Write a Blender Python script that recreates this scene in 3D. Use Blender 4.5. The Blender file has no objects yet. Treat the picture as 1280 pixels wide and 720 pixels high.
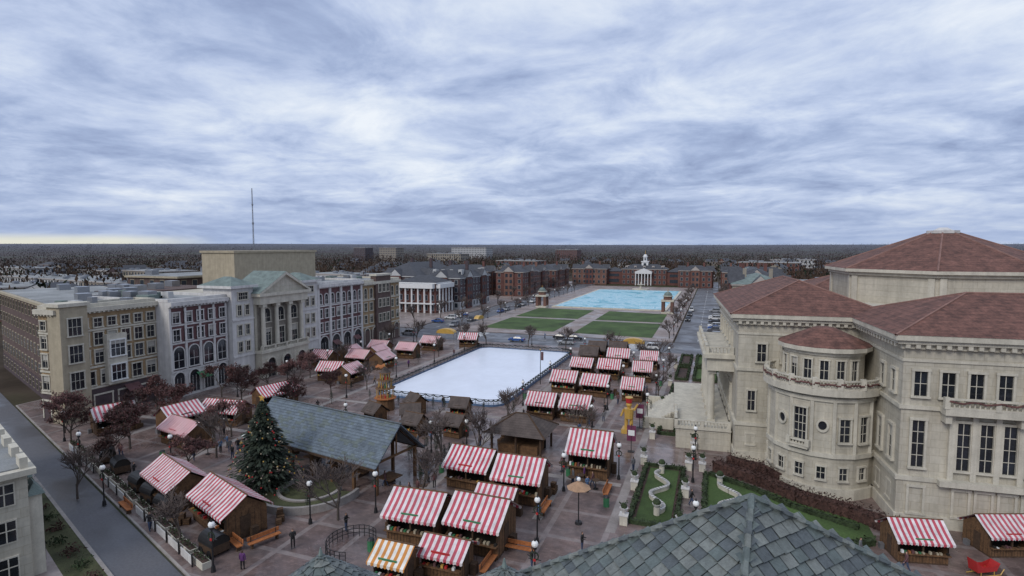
import bpy, math, random
from mathutils import Vector, Matrix
R=random.Random(11)
sc=bpy.context.scene
sc.view_settings.view_transform='Standard'
sc.view_settings.look='None'
sc.view_settings.exposure=0
rad=math.radians
Z0=0.12
# ---------------------------------------------------------------- materials
def nt(m):
    m.use_nodes=True
    return m.node_tree.nodes,m.node_tree.links
def mix(N,L,fac,a,b,bt='MIX'):
    n=N.new('ShaderNodeMix'); n.data_type='RGBA'; n.blend_type=bt
    for idx,v in ((0,fac),(6,a),(7,b)):
        if hasattr(v,'is_linked') or hasattr(v,'links'): L.new(v,n.inputs[idx])
        elif isinstance(v,(int,float)): n.inputs[idx].default_value=v
        else: n.inputs[idx].default_value=(*v[:3],1)
    return n.outputs[2]
def mth(N,L,op,a,b=None,c=None,clamp=False):
    n=N.new('ShaderNodeMath'); n.operation=op; n.use_clamp=clamp
    for i,v in enumerate((a,b,c)):
        if v is None: continue
        if isinstance(v,(int,float)): n.inputs[i].default_value=v
        else: L.new(v,n.inputs[i])
    return n.outputs[0]
def noise(N,L,vec,scale,detail=4,rough=.6,dist=0):
    n=N.new('ShaderNodeTexNoise'); n.inputs['Scale'].default_value=scale
    n.inputs['Detail'].default_value=detail; n.inputs['Roughness'].default_value=rough
    n.inputs['Distortion'].default_value=dist
    if vec is not None: L.new(vec,n.inputs['Vector'])
    return n.outputs['Fac']
def ramp(N,L,fac,stops,interp='LINEAR'):
    n=N.new('ShaderNodeValToRGB'); L.new(fac,n.inputs[0]); cr=n.color_ramp; cr.interpolation=interp
    while len(cr.elements)<len(stops): cr.elements.new(.5)
    for e,(p,c) in zip(cr.elements,stops):
        e.position=p; e.color=(*c,1) if not isinstance(c,(int,float)) else (c,c,c,1)
    return n.outputs[0]
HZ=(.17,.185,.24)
def hazed(N,L,c,P):  # distance haze painted into the base colour by world position
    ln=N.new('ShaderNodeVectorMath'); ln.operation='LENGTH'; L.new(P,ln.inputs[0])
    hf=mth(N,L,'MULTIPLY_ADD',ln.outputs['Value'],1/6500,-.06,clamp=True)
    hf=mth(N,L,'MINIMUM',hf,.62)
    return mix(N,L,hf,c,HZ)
MC={}
def mat(name,col,rough=.85,var=.22,scale=.8,fine=9,bump=.0,metal=0,spec=.4,haze=False,pos=False,ashlar=0,rows=0,col2=None,wet=False,streak=0):
    if name in MC: return MC[name]
    m=bpy.data.materials.new(name); N,L=nt(m)
    bs=N['Principled BSDF']
    gg=N.new('ShaderNodeNewGeometry')
    if pos: vec=gg.outputs['Position']
    else:
        g=N.new('ShaderNodeTexCoord'); vec=g.outputs['Object']
    n1=noise(N,L,vec,scale,5,.65); n2=noise(N,L,vec,fine,3,.6)
    dark=tuple(c*(1-var*1.3) for c in col); lite=tuple(min(1,c*(1+var)) for c in col)
    if col2: dark=col2
    c=ramp(N,L,n1,[(.3,dark),(.7,lite)])
    f=ramp(N,L,n2,[(.3,1-var),(.7,1.0)])
    c=mix(N,L,1.0,c,f,'MULTIPLY')
    if streak:
        mp=N.new('ShaderNodeMapping'); mp.inputs['Scale'].default_value=(1.6,1.6,.09); L.new(vec,mp.inputs['Vector'])
        s_=ramp(N,L,noise(N,L,mp.outputs[0],1,5,.7),[(.35,1-streak),(.6,1.0)]); c=mix(N,L,1.0,c,s_,'MULTIPLY')
    if ashlar:
        sp=N.new('ShaderNodeSeparateXYZ'); L.new(vec,sp.inputs[0])
        h=mth(N,L,'ADD',sp.outputs[0],sp.outputs[1])
        cb=N.new('ShaderNodeCombineXYZ'); L.new(h,cb.inputs[0]); L.new(sp.outputs[2],cb.inputs[1])
        b=N.new('ShaderNodeTexBrick'); L.new(cb.outputs[0],b.inputs['Vector'])
        b.inputs['Scale'].default_value=1; b.inputs['Brick Width'].default_value=ashlar*2; b.inputs['Row Height'].default_value=ashlar
        b.inputs['Mortar Size'].default_value=ashlar*.04
        b.inputs['Color1'].default_value=(1,1,1,1); b.inputs['Color2'].default_value=(.93,.92,.9,1); b.inputs['Mortar'].default_value=(.82,.8,.77,1)
        c=mix(N,L,1.0,c,b.outputs['Color'],'MULTIPLY')
    if rows:
        sp=N.new('ShaderNodeSeparateXYZ'); L.new(vec,sp.inputs[0])
        w=mth(N,L,'FRACT',mth(N,L,'MULTIPLY',sp.outputs[2],rows))
        w2=ramp(N,L,w,[(0,.6),(.25,1),(1,.88)])
        c=mix(N,L,1.0,c,w2,'MULTIPLY')
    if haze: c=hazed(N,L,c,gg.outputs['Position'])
    L.new(c,bs.inputs['Base Color'])
    bs.inputs['Roughness'].default_value=rough; bs.inputs['Metallic'].default_value=metal
    bs.inputs['Specular IOR Level'].default_value=spec
    if wet:
        wr=ramp(N,L,noise(N,L,vec,.12,4,.6),[(.42,.28),(.6,.8)]); L.new(wr,bs.inputs['Roughness'])
    if bump:
        b=N.new('ShaderNodeBump'); b.inputs['Strength'].default_value=bump; b.inputs['Distance'].default_value=.05
        L.new(n2,b.inputs['Height']); L.new(b.outputs[0],bs.inputs['Normal'])
    MC[name]=m; return m
def stripes(name,c1,c2,per=.56):
    m=bpy.data.materials.new(name); N,L=nt(m); bs=N['Principled BSDF']
    g=N.new('ShaderNodeTexCoord'); sp=N.new('ShaderNodeSeparateXYZ'); L.new(g.outputs['Object'],sp.inputs[0])
    w=mth(N,L,'FRACT',mth(N,L,'MULTIPLY_ADD',sp.outputs[0],1/per,100.25))
    c=ramp(N,L,w,[(0,c1),(.5,c2)],'CONSTANT')
    oi=N.new('ShaderNodeObjectInfo')
    v2=N.new('ShaderNodeVectorMath'); v2.operation='ADD'; L.new(g.outputs['Object'],v2.inputs[0]); L.new(oi.outputs['Location'],v2.inputs[1])
    d=ramp(N,L,noise(N,L,v2.outputs[0],1.1,6,.7),[(.3,.62),(.62,1)])
    c=mix(N,L,1.0,c,d,'MULTIPLY')
    c=mix(N,L,mth(N,L,'MULTIPLY',oi.outputs['Random'],.18),c,(.45,.36,.36))
    L.new(c,bs.inputs['Base Color']); bs.inputs['Roughness'].default_value=.6
    MC[name]=m; return m
cream=mat('cream_stone',(.545,.505,.42),var=.13,scale=.3,fine=3,ashlar=.75,streak=.2)
creamt=mat('cream_trim',(.59,.55,.46),var=.14,scale=.6,streak=.16)
offw=mat('offwhite_stone',(.63,.61,.59),var=.1,streak=.18)
tanb=mat('tan_brick',(.38,.265,.15),var=.18,fine=6,streak=.15)
tanp=mat('tan_plaster',(.42,.36,.26),var=.12,streak=.14)
maroon=mat('maroon_brick',(.14,.068,.07),var=.2,streak=.1)
brownb=mat('brown_brick',(.13,.088,.078),var=.2,streak=.15)
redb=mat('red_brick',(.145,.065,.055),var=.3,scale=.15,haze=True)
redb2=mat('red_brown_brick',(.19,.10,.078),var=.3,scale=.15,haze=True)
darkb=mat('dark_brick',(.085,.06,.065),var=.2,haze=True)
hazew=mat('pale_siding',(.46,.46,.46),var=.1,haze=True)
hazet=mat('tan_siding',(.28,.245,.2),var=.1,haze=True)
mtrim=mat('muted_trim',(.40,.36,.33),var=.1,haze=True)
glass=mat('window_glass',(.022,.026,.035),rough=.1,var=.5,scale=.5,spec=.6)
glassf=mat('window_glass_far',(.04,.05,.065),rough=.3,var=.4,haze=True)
tile=mat('clay_roof_tile',(.205,.095,.072),var=.4,scale=.9,fine=4,bump=.4,rows=4.2,rough=.8,streak=.18)
ridge=mat('ridge_tile',(.25,.14,.115))
slateA=[mat('slate_%d'%i,c,rough=.45,var=.25,scale=2,fine=14,bump=.3) for i,c in enumerate([(.115,.14,.135),(.15,.17,.16),(.095,.11,.115),(.185,.20,.185)])]
pavslate=mat('pavilion_slate',(.14,.175,.21),rough=.5,var=.3,scale=1.2,fine=6,rows=4)
flatroof=mat('flat_roof_membrane',(.30,.31,.31),var=.3,scale=.15)
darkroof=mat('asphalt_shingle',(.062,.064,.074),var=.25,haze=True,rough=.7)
brownroof=mat('brown_shingle',(.11,.085,.075),var=.3,rows=5)
copper=mat('green_copper',(.18,.225,.21),var=.25)
wood=mat('stall_timber',(.165,.088,.042),var=.35,scale=3)
woodd=mat('dark_timber',(.08,.047,.028),var=.3,scale=3)
orange=mat('orange_timber',(.42,.15,.05),var=.25,scale=3)
black=mat('black_iron',(.02,.02,.022),rough=.45,var=.2)
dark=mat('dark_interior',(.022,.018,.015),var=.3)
white=mat('white_paint',(.75,.75,.73),rough=.5,var=.08)
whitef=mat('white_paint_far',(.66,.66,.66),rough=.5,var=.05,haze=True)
globe=mat('frosted_globe',(.82,.82,.8),rough=.3,var=.03)
gold=mat('gold_paint',(.55,.34,.08),rough=.4,var=.15)
redp=mat('red_paint',(.45,.03,.03),rough=.45,var=.15)
bluep=mat('blue_paint',(.05,.14,.42),rough=.45,var=.15)
greenp=mat('green_paint',(.05,.2,.09),rough=.5,var=.15)
asphalt=mat('asphalt',(.12,.12,.132),var=.3,scale=.12,fine=5,pos=True,wet=True)
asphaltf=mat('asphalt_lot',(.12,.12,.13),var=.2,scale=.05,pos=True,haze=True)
kerb=mat('kerb_concrete',(.34,.31,.29),var=.2,pos=True)
walk=mat('pale_paving',(.30,.245,.225),var=.28,scale=.15,fine=3,pos=True,wet=True)
band=mat('band_paving',(.31,.275,.26),var=.25,scale=.3,pos=True)
lawn=mat('lawn_grass',(.07,.118,.034),var=.42,scale=.12,fine=6,pos=True,bump=.4,rough=.95)
lawnd=mat('verge_grass',(.08,.085,.038),var=.45,scale=.4,pos=True,rough=.95)
mulch=mat('mulch',(.075,.045,.035),var=.4,scale=1,pos=True)
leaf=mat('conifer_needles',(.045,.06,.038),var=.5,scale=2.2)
leafd=mat('conifer_needles_dark',(.022,.034,.022),var=.5,scale=2.2)  # darker needle tone, mixed in at random and used for garlands
hedgeg=mat('hedge_leaf',(.045,.068,.027),var=.5,scale=2)
hedger=mat('russet_leaf',(.10,.05,.04),var=.5,scale=2)
redleaf=mat('russet_twigs',(.15,.068,.062),var=.4,scale=2)
twig=mat('bare_twigs',(.13,.10,.09),var=.3,scale=2)
bark=mat('bark',(.10,.08,.068),var=.3,scale=4)
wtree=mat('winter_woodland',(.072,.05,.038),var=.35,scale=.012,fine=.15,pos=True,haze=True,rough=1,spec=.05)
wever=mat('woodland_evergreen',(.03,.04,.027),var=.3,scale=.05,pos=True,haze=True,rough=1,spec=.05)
ice=mat('rink_ice',(.73,.77,.86),rough=.28,var=.05,scale=.12,fine=1.0)
redstripe=stripes('red_white_canvas',(.50,.045,.08),(.76,.71,.71))
orstripe=stripes('orange_white_canvas',(.62,.25,.05),(.80,.78,.72))
tyre=mat('tyre_rubber',(.02,.02,.02))
chrome=mat('grey_metal',(.3,.31,.33),rough=.35,metal=.6,var=.1)
def mk_paving():
    m=bpy.data.materials.new('brick_paving'); N,L=nt(m); bs=N['Principled BSDF']
    g=N.new('ShaderNodeNewGeometry'); P=g.outputs['Position']
    c=ramp(N,L,noise(N,L,P,.09,6,.65),[(.32,(.105,.08,.078)),(.5,(.19,.135,.12)),(.68,(.265,.20,.18))])
    b=N.new('ShaderNodeTexBrick'); L.new(P,b.inputs['Vector']); b.inputs['Scale'].default_value=1
    b.inputs['Brick Width'].default_value=.42; b.inputs['Row Height'].default_value=.21; b.inputs['Mortar Size'].default_value=.015
    b.inputs['Color1'].default_value=(1.05,1,1,1); b.inputs['Color2'].default_value=(.72,.68,.68,1); b.inputs['Mortar'].default_value=(.6,.6,.6,1)
    c=mix(N,L,1.0,c,b.outputs['Color'],'MULTIPLY')
    b2=N.new('ShaderNodeTexBrick'); L.new(P,b2.inputs['Vector']); b2.inputs['Scale'].default_value=1; b2.offset=0
    b2.inputs['Brick Width'].default_value=5.2; b2.inputs['Row Height'].default_value=5.2; b2.inputs['Mortar Size'].default_value=.26
    b2.inputs['Mortar Smooth'].default_value=.0
    b2.inputs['Color1'].default_value=(0,0,0,1); b2.inputs['Color2'].default_value=(.22,.22,.22,1); b2.inputs['Mortar'].default_value=(.6,.6,.6,1)
    c=mix(N,L,b2.outputs['Color'],c,(.28,.24,.23))
    d=ramp(N,L,noise(N,L,P,.5,6,.7),[(.35,.6),(.6,1.05)]); c=mix(N,L,1.0,c,d,'MULTIPLY')
    L.new(c,bs.inputs['Base Color'])
    r=ramp(N,L,noise(N,L,P,.11,5,.65),[(.4,.16),(.58,.75)]); L.new(r,bs.inputs['Roughness'])
    return m
paving=mk_paving()
def mk_terrain():
    m=bpy.data.materials.new('terrain_ground'); N,L=nt(m); bs=N['Principled BSDF']
    g=N.new('ShaderNodeNewGeometry'); P=g.outputs['Position']
    c=ramp(N,L,noise(N,L,P,.006,6,.6),[(.35,(.05,.042,.034)),(.5,(.08,.062,.047)),(.58,(.062,.068,.036)),(.7,(.13,.12,.11))])
    d=ramp(N,L,noise(N,L,P,.06,5,.7),[(.35,.6),(.65,1.1)]); c=mix(N,L,1.0,c,d,'MULTIPLY')
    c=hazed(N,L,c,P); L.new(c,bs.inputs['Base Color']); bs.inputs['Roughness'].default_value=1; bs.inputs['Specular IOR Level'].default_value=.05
    return m
terr=mk_terrain()
def mk_pool():
    m=bpy.data.materials.new('pool_water'); N,L=nt(m); bs=N['Principled BSDF']
    g=N.new('ShaderNodeNewGeometry'); P=g.outputs['Position']
    n=noise(N,L,P,.07,6,.65,2.2)
    c=ramp(N,L,n,[(.33,(.05,.28,.36)),(.45,(.12,.42,.52)),(.50,(.60,.72,.78)),(.53,(.14,.45,.55)),(.60,(.42,.62,.70)),(.7,(.12,.38,.48))])
    L.new(c,bs.inputs['Base Color']); bs.inputs['Roughness'].default_value=.35; bs.inputs['Specular IOR Level'].default_value=.25
    return m
pool=mk_pool()
# ---------------------------------------------------------------- mesh builder
class MB:
    def __init__(s): s.v=[];s.f=[];s.m=[];s.mats=[];s.T=None
    def add(s,vs,fs,m):
        if m not in s.mats: s.mats.append(m)
        k=s.mats.index(m); o=len(s.v)
        if s.T is not None: vs=[tuple(s.T@Vector(p)) for p in vs]
        s.v+=[tuple(p) for p in vs]; s.f+=[tuple(i+o for i in f) for f in fs]; s.m+=[k]*len(fs)
    def box(s,x0,x1,y0,y1,z0,z1,m):
        s.add([(x0,y0,z0),(x1,y0,z0),(x1,y1,z0),(x0,y1,z0),(x0,y0,z1),(x1,y0,z1),(x1,y1,z1),(x0,y1,z1)],
              [(0,3,2,1),(4,5,6,7),(0,1,5,4),(1,2,6,5),(2,3,7,6),(3,0,4,7)],m)
    def prism(s,poly,z0,z1,m,bottom=True):
        n=len(poly)
        vs=[(x,y,z0) for x,y in poly]+[(x,y,z1) for x,y in poly]
        fs=[(i,(i+1)%n,(i+1)%n+n,i+n) for i in range(n)]+[tuple(range(n,2*n))]
        if bottom: fs.append(tuple(range(n-1,-1,-1)))
        s.add(vs,fs,m)
    def cyl(s,x,y,z0,z1,r0,r1,n,m,ph=0):
        a=[2*math.pi*i/n+ph for i in range(n)]
        vs=[(x+r0*math.cos(t),y+r0*math.sin(t),z0) for t in a]+[(x+r1*math.cos(t),y+r1*math.sin(t),z1) for t in a]
        s.add(vs,[(i,(i+1)%n,(i+1)%n+n,i+n) for i in range(n)]+[tuple(range(n,2*n)),tuple(range(n-1,-1,-1))],m)
    def tube(s,p,q,r0,r1,n,m):
        p=Vector(p);q=Vector(q);d=(q-p)
        if d.length<1e-6: return
        d.normalize(); a=d.orthogonal().normalized(); b=d.cross(a)
        vs=[p+(a*math.cos(2*math.pi*i/n)+b*math.sin(2*math.pi*i/n))*r0 for i in range(n)]+[q+(a*math.cos(2*math.pi*i/n)+b*math.sin(2*math.pi*i/n))*r1 for i in range(n)]
        s.add(vs,[(i,(i+1)%n,(i+1)%n+n,i+n) for i in range(n)]+[tuple(range(n,2*n))],m)
    def sph(s,x,y,z,r,m,n=8,k=5,sz=1):
        vs=[];fs=[]
        for j in range(k+1):
            ph=math.pi*j/k
            for i in range(n):
                t=2*math.pi*i/n; vs.append((x+r*math.sin(ph)*math.cos(t),y+r*math.sin(ph)*math.sin(t),z+r*sz*math.cos(ph)))
        for j in range(k):
            for i in range(n): fs.append((j*n+i,j*n+(i+1)%n,(j+1)*n+(i+1)%n,(j+1)*n+i))
        s.add(vs,fs,m)
    def hip(s,x0,x1,y0,y1,z,h,m,rm=None,inset=None):
        w=x1-x0;d=y1-y0;i=min(w,d)/2 if inset is None else inset
        if w>=d: a=(x0+i,(y0+y1)/2,z+h);b=(x1-i,(y0+y1)/2,z+h)
        else: a=((x0+x1)/2,y0+i,z+h);b=((x0+x1)/2,y1-i,z+h)
        c=[(x0,y0,z),(x1,y0,z),(x1,y1,z),(x0,y1,z)]
        if w>=d: fs=[(0,1,5,4),(1,2,5),(2,3,4,5),(3,0,4)];hp=[(0,4),(1,5),(2,5),(3,4),(4,5)]
        else: fs=[(0,1,4),(1,2,5,4),(2,3,5),(3,0,4,5)];hp=[(0,4),(1,4),(2,5),(3,5),(4,5)]
        vs=c+[a,b]; s.add(vs,fs,m)
        if rm:
            for i,j in hp: s.tube(vs[i],vs[j],.12,.12,5,rm)
    def gable(s,x0,x1,y0,y1,z,h,m,mg=None,th=.08):
        ym=(y0+y1)/2
        for (ya,yb) in ((y0,ym),(y1,ym)):
            s.add([(x0,ya,z),(x1,ya,z),(x1,yb,z+h),(x0,yb,z+h),(x0,ya,z-th),(x1,ya,z-th),(x1,yb,z+h-th),(x0,yb,z+h-th)],
                  [(0,1,2,3),(4,5,6,7),(0,1,5,4),(1,2,6,5),(3,0,4,7)],m)
        if mg:
            for x in (x0+.3,x1-.3): s.add([(x,y0+.3,z-.02),(x,y1-.3,z-.02),(x,ym,z+h-.2)],[(0,1,2)],mg)
    def mesh(s,name,smooth=False):
        me=bpy.data.meshes.new(name); me.from_pydata(s.v,[],s.f)
        for m in s.mats: me.materials.append(m)
        me.polygons.foreach_set('material_index',s.m)
        if smooth: me.polygons.foreach_set('use_smooth',[True]*len(me.polygons))
        me.update(); return me
def put(name,me,loc=(0,0,0),rz=0,scale=(1,1,1),parent=None):
    o=bpy.data.objects.new(name,me); o.location=loc; o.rotation_euler=(0,0,rz)
    o.scale=scale if hasattr(scale,'__len__') else (scale,)*3
    sc.collection.objects.link(o)
    if parent: o.parent=parent
    return o
class Bld:
    def __init__(s,name,loc=(0,0,0),rz=0): s.name=name;s.loc=loc;s.rz=rz;s.p={}
    def __call__(s,k):
        if k not in s.p: s.p[k]=MB()
        return s.p[k]
    def setT(s,T,keys=('walls','trim','window_frames','glazing','doors','balustrade','columns')):
        for k in keys: s(k).T=T
    def done(s):
        e=put(s.name,None,s.loc,s.rz)
        for k,b in s.p.items():
            if b.v: put(k,b.mesh(s.name+'_'+k),parent=e)
        return e
def faceT(x0,y0,x1,y1):
    d=Vector((x1-x0,y1-y0,0)).normalized(); n=Vector((d.y,-d.x,0))
    return Matrix(((d.x,n.x,0,x0),(d.y,n.y,0,y0),(0,0,1,0),(0,0,0,1)))
blind=mat('window_blind',(.42,.40,.36),rough=.8,var=.1)
def win(B,u,z,w,h,fm,gm=None,arch=False,fw=.16,fd=.16,mv=1,mh=1,sill=True):
    gm=gm or glass; F=B('window_frames');G=B('glazing')
    a=u-w/2;b=u+w/2
    G.box(a,b,-.05,.03,z,z+h,gm)
    if not arch and R.random()<.22 and h>1.4: G.box(a+.03,b-.03,.03,.036,z+h*R.uniform(.55,.8),z+h-.03,blind)
    F.box(a-fw,a,-.05,fd,z,z+h,fm);F.box(b,b+fw,-.05,fd,z,z+h,fm)
    if not arch: F.box(a-fw-.04,b+fw+.04,-.05,fd+.04,z+h,z+h+fw*1.2,fm)
    else:
        n=8;r=w/2
        pts=[(u+r*math.cos(math.pi*i/n),z+h+r*math.sin(math.pi*i/n)) for i in range(n+1)]
        G.add([(p[0],.03,p[1]) for p in pts],[tuple(range(n+1))],gm)
        ro=r+fw
        for i in range(n):
            t0=math.pi*i/n;t1=math.pi*(i+1)/n
            q=[(u+k*math.cos(t),z+h+k*math.sin(t)) for t,k in ((t0,r),(t0,ro),(t1,ro),(t1,r))]
            F.add([(x,fd,zz) for x,zz in q]+[(x,-.05,zz) for x,zz in q],[(0,1,2,3),(1,2,6,5),(0,3,7,4)],fm)
    if sill: F.box(a-fw-.06,b+fw+.06,-.05,fd+.1,z-.18,z,fm)
    for i in range(1,mv+1):
        x=a+(b-a)*i/(mv+1); F.box(x-.03,x+.03,.037,.07,z,z+h,fm)
    for i in range(1,mh+1):
        zz=z+h*i/(mh+1); F.box(a,b,.037,.075,zz-.03,zz+.03,fm)
def offpoly(P,d):
    n=len(P);out=[]
    for i in range(n):
        p0=Vector(P[i-1]);p1=Vector(P[i]);p2=Vector(P[(i+1)%n])
        d1=(p1-p0).normalized();d2=(p2-p1).normalized()
        n1=Vector((d1.y,-d1.x));n2=Vector((d2.y,-d2.x))
        k=(n1+n2); k=k/ max(.2,(1+n1.dot(n2)))
        out.append((p1.x+k.x*d,p1.y+k.y*d))
    return out
def balus(mb,p,q,z,m,h=.95,step=.38,ped=3.2):
    p=Vector(p);q=Vector(q);L=(q-p).length;old=mb.T
    T=faceT(p.x,p.y,q.x,q.y); mb.T=(old@T) if old is not None else T
    mb.box(0,L,-.16,.16,z,z+.18,m); mb.box(0,L,-.17,.17,z+h-.14,z+h,m)
    n=max(1,int(L/step))
    for i in range(n):
        x=(i+.5)*L/n; mb.cyl(x,0,z+.18,z+h-.14,.09,.06,5,m)
    k=max(1,int(L/ped))
    for i in range(k+1): mb.box(i*L/k-.2,i*L/k+.2,-.22,.22,z,z+h+.08,m)
    mb.T=old
def balus_ring(mb,cx,cy,r,a0,a1,z,m,h=.95,n=40):
    for i in range(n):
        t=a0+(a1-a0)*(i+.5)/n; mb.cyl(cx+r*math.cos(t),cy+r*math.sin(t),z+.15,z+h-.12,.08,.06,5,m)
    for i in range(n):
        t0=a0+(a1-a0)*i/n;t1=a0+(a1-a0)*(i+1)/n
        for za,zb in ((z,z+.15),(z+h-.12,z+h)):
            q=[(cx+k*math.cos(t),cy+k*math.sin(t)) for t,k in ((t0,r-.14),(t0,r+.14),(t1,r+.14),(t1,r-.14))]
            mb.prism(q,za,zb,m)
# ---------------------------------------------------------------- ground
def gz(d): return max(0,d-1300)*.0118
g=MB();n=64;S=6400
vs=[];fs=[]
for j in range(n+1):
    for i in range(n+1):
        x=-S+2*S*i/n;y=-S+2*S*j/n;vs.append((x,y,-.05+gz(math.hypot(x,y))*(1 if math.hypot(x,y)<4600 else .8)))
for j in range(n):
    for i in range(n): a=j*(n+1)+i;fs.append((a,a+1,a+n+2,a+n+1))
g.add(vs,fs,terr); put('terrain',g.mesh('terrain'))
def sheet(name,poly,z,m,z0=None):
    b=MB()
    if z0 is None: b.add([(x,y,z) for x,y in poly],[tuple(range(len(poly)))],m)
    else: b.prism(poly,z0,z,m,False)
    return put(name,b.mesh(name))
def rect(x0,x1,y0,y1): return [(x0,y0),(x1,y0),(x1,y1),(x0,y1)]
PL=[(-62,-52.2),(60,-98),(112,-98),(112,31),(-62,31)]
sheet('kerb',offpoly(PL,.18),Z0-.005,kerb,-.03)
sheet('market_plaza',PL,Z0,paving,-.02)
rd=Vector((-.9365,.3507)); rn=Vector((-.3507,-.9365))
def rp(a,b):
    p=Vector((6.6,-77.9))+rd*a+rn*b; return (p.x,p.y)
sheet('road',[rp(-60,.4),rp(300,.4),rp(300,4.0),rp(-60,4.0)],0.004,asphalt)
sheet('kerb',[rp(-30,4.0),rp(300,4.0),rp(300,4.3),rp(-30,4.3)],.12,kerb,-.03)
sheet('verge',[rp(-30,4.3),rp(38,4.3),rp(38,6.6),rp(-30,6.6)],.1,lawnd,-.03)
sheet('pavement',[rp(38,4.3),rp(300,4.3),rp(300,8.0),rp(38,8.0)],.11,walk,-.03)
sheet('pavement',[rp(-30,6.6),rp(38,6.6),rp(38,8.0),rp(-30,8.0)],.11,walk,-.03)
sheet('street',rect(-260,260,31.4,47.5),.004,asphalt)
sheet('street',rect(-46,-33.5,48,330),.004,asphalt)
sheet('street',rect(35,47,48,330),.004,asphalt)
sheet('car_park',rect(-340,-100,60,240),-.02,asphaltf)
sheet('civic_green_paving',rect(-33,34.5,48,262),Z0,walk,-.03)
sheet('pavement',rect(-260,-46.5,48,300),.09,walk,-.03)
sheet('pavement',rect(47.5,130,48,300),.09,walk,-.03)
mk=MB()
for i in range(40):
    x=-100+i*5.2; mk.box(x,x+2.4,39.4,39.55,.0,.012,white)
for s0 in (-22,24):
    for i in range(12): mk.box(s0,s0+3.2,32.2+i*1.25,32.75+i*1.25,.0,.014,white)
for i in range(30):
    mk.box(-39.9,-39.75,52+i*7,55+i*7,0,.012,white); mk.box(40.9,41.05,52+i*7,55+i*7,0,.012,white)
for i in range(24):
    mk.box(-45.9,-43.6,60+i*5,60.12+i*5,0,.013,white); mk.box(44.6,46.9,60+i*5,60.12+i*5,0,.013,white)
put('road_markings',mk.mesh('road_markings'))
sheet('lawn',[(-25,56),(-1.2,55),(-1.2,83.4),(-25,83.4)],Z0+.06,lawn,Z0-.01)
sheet('lawn',[(-25,87),(-1.2,87),(-1.2,116),(-25,117)],Z0+.06,lawn,Z0-.01)
sheet('lawn',[(5.2,54.5),(28.5,53),(28.3,83.4),(5.2,83.4)],Z0+.06,lawn,Z0-.01)
sheet('lawn',[(5.2,87),(28.3,87),(28,112),(5.2,115)],Z0+.06,lawn,Z0-.01)
pb=MB()
pb.prism(rect(-21,27,122.2,226),Z0-.01,Z0+.45,creamt)
put('pool_coping',pb.mesh('pool_coping'))
sheet('reflecting_pool',rect(-19.8,25.8,123.4,225),Z0+.47,pool)
bd=MB()
for s0 in (-31,-15.5,16.2,29.2,36.2):
    bd.box(s0,s0+.9,-60,30.4,Z0,Z0+.006,band)
for t0 in (-50,-32,24.5):
    bd.box(-38,36,t0,t0+.9,Z0,Z0+.010,band)
put('paving_bands',bd.mesh('paving_bands'))
# ---------------------------------------------------------------- ice rink
def rrect(x0,x1,y0,y1,r,n=6):
    out=[]
    for cx,cy,a in ((x1-r,y0+r,-90),(x1-r,y1-r,0),(x0+r,y1-r,90),(x0+r,y0+r,180)):
        for i in range(n+1):
            t=rad(a+90*i/n); out.append((cx+r*math.cos(t),cy+r*math.sin(t)))
    return out
RK=rrect(-10.6,12.9,-26.5,22,2.6)
rbd=mat('rink_board',(.10,.17,.30),rough=.4,var=.3)
B=Bld('ice_rink')
B('ice').prism(RK,Z0-.02,Z0+.2,ice)
def along(poly,step):
    pts=[]
    n=len(poly)
    for i in range(n):
        p=Vector(poly[i]);q=Vector(poly[(i+1)%n]);L=(q-p).length;k=max(1,int(L/step))
        for j in range(k): pts.append(p.lerp(q,j/k))
    return pts
fb=offpoly(RK,.35); pts=along(fb,1.5)
bm_=B('rink_boards')
for i,p in enumerate(pts):
    q=pts[(i+1)%len(pts)]
    T=faceT(p.x,p.y,q.x,q.y);L=(q-p).length
    bm_.T=T; bm_.box(0,L,-.06,.06,Z0,Z0+.34,rbd)
    r=B('railing'); r.T=T
    r.box(-.04,.04,-.04,.04,Z0,Z0+1.25,black); r.box(0,L,-.03,.03,Z0+1.12,Z0+1.2,black); r.box(0,L,-.02,.02,Z0+.5,Z0+.54,black)
    for k in range(1,6): r.box(L*k/6-.018,L*k/6+.018,-.012,.012,Z0+.34,Z0+1.15,black)
    gl=B('garland'); gl.T=T
    prev=None
    for k in range(5):
        x=L*k/4; z=Z0+1.15-.32*(1-((k-2)/2)**2)
        if prev: gl.tube((prev[0],.07,prev[1]),(x,.07,z),.09,.09,4,leafd)
        prev=(x,z)
B.done()
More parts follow.
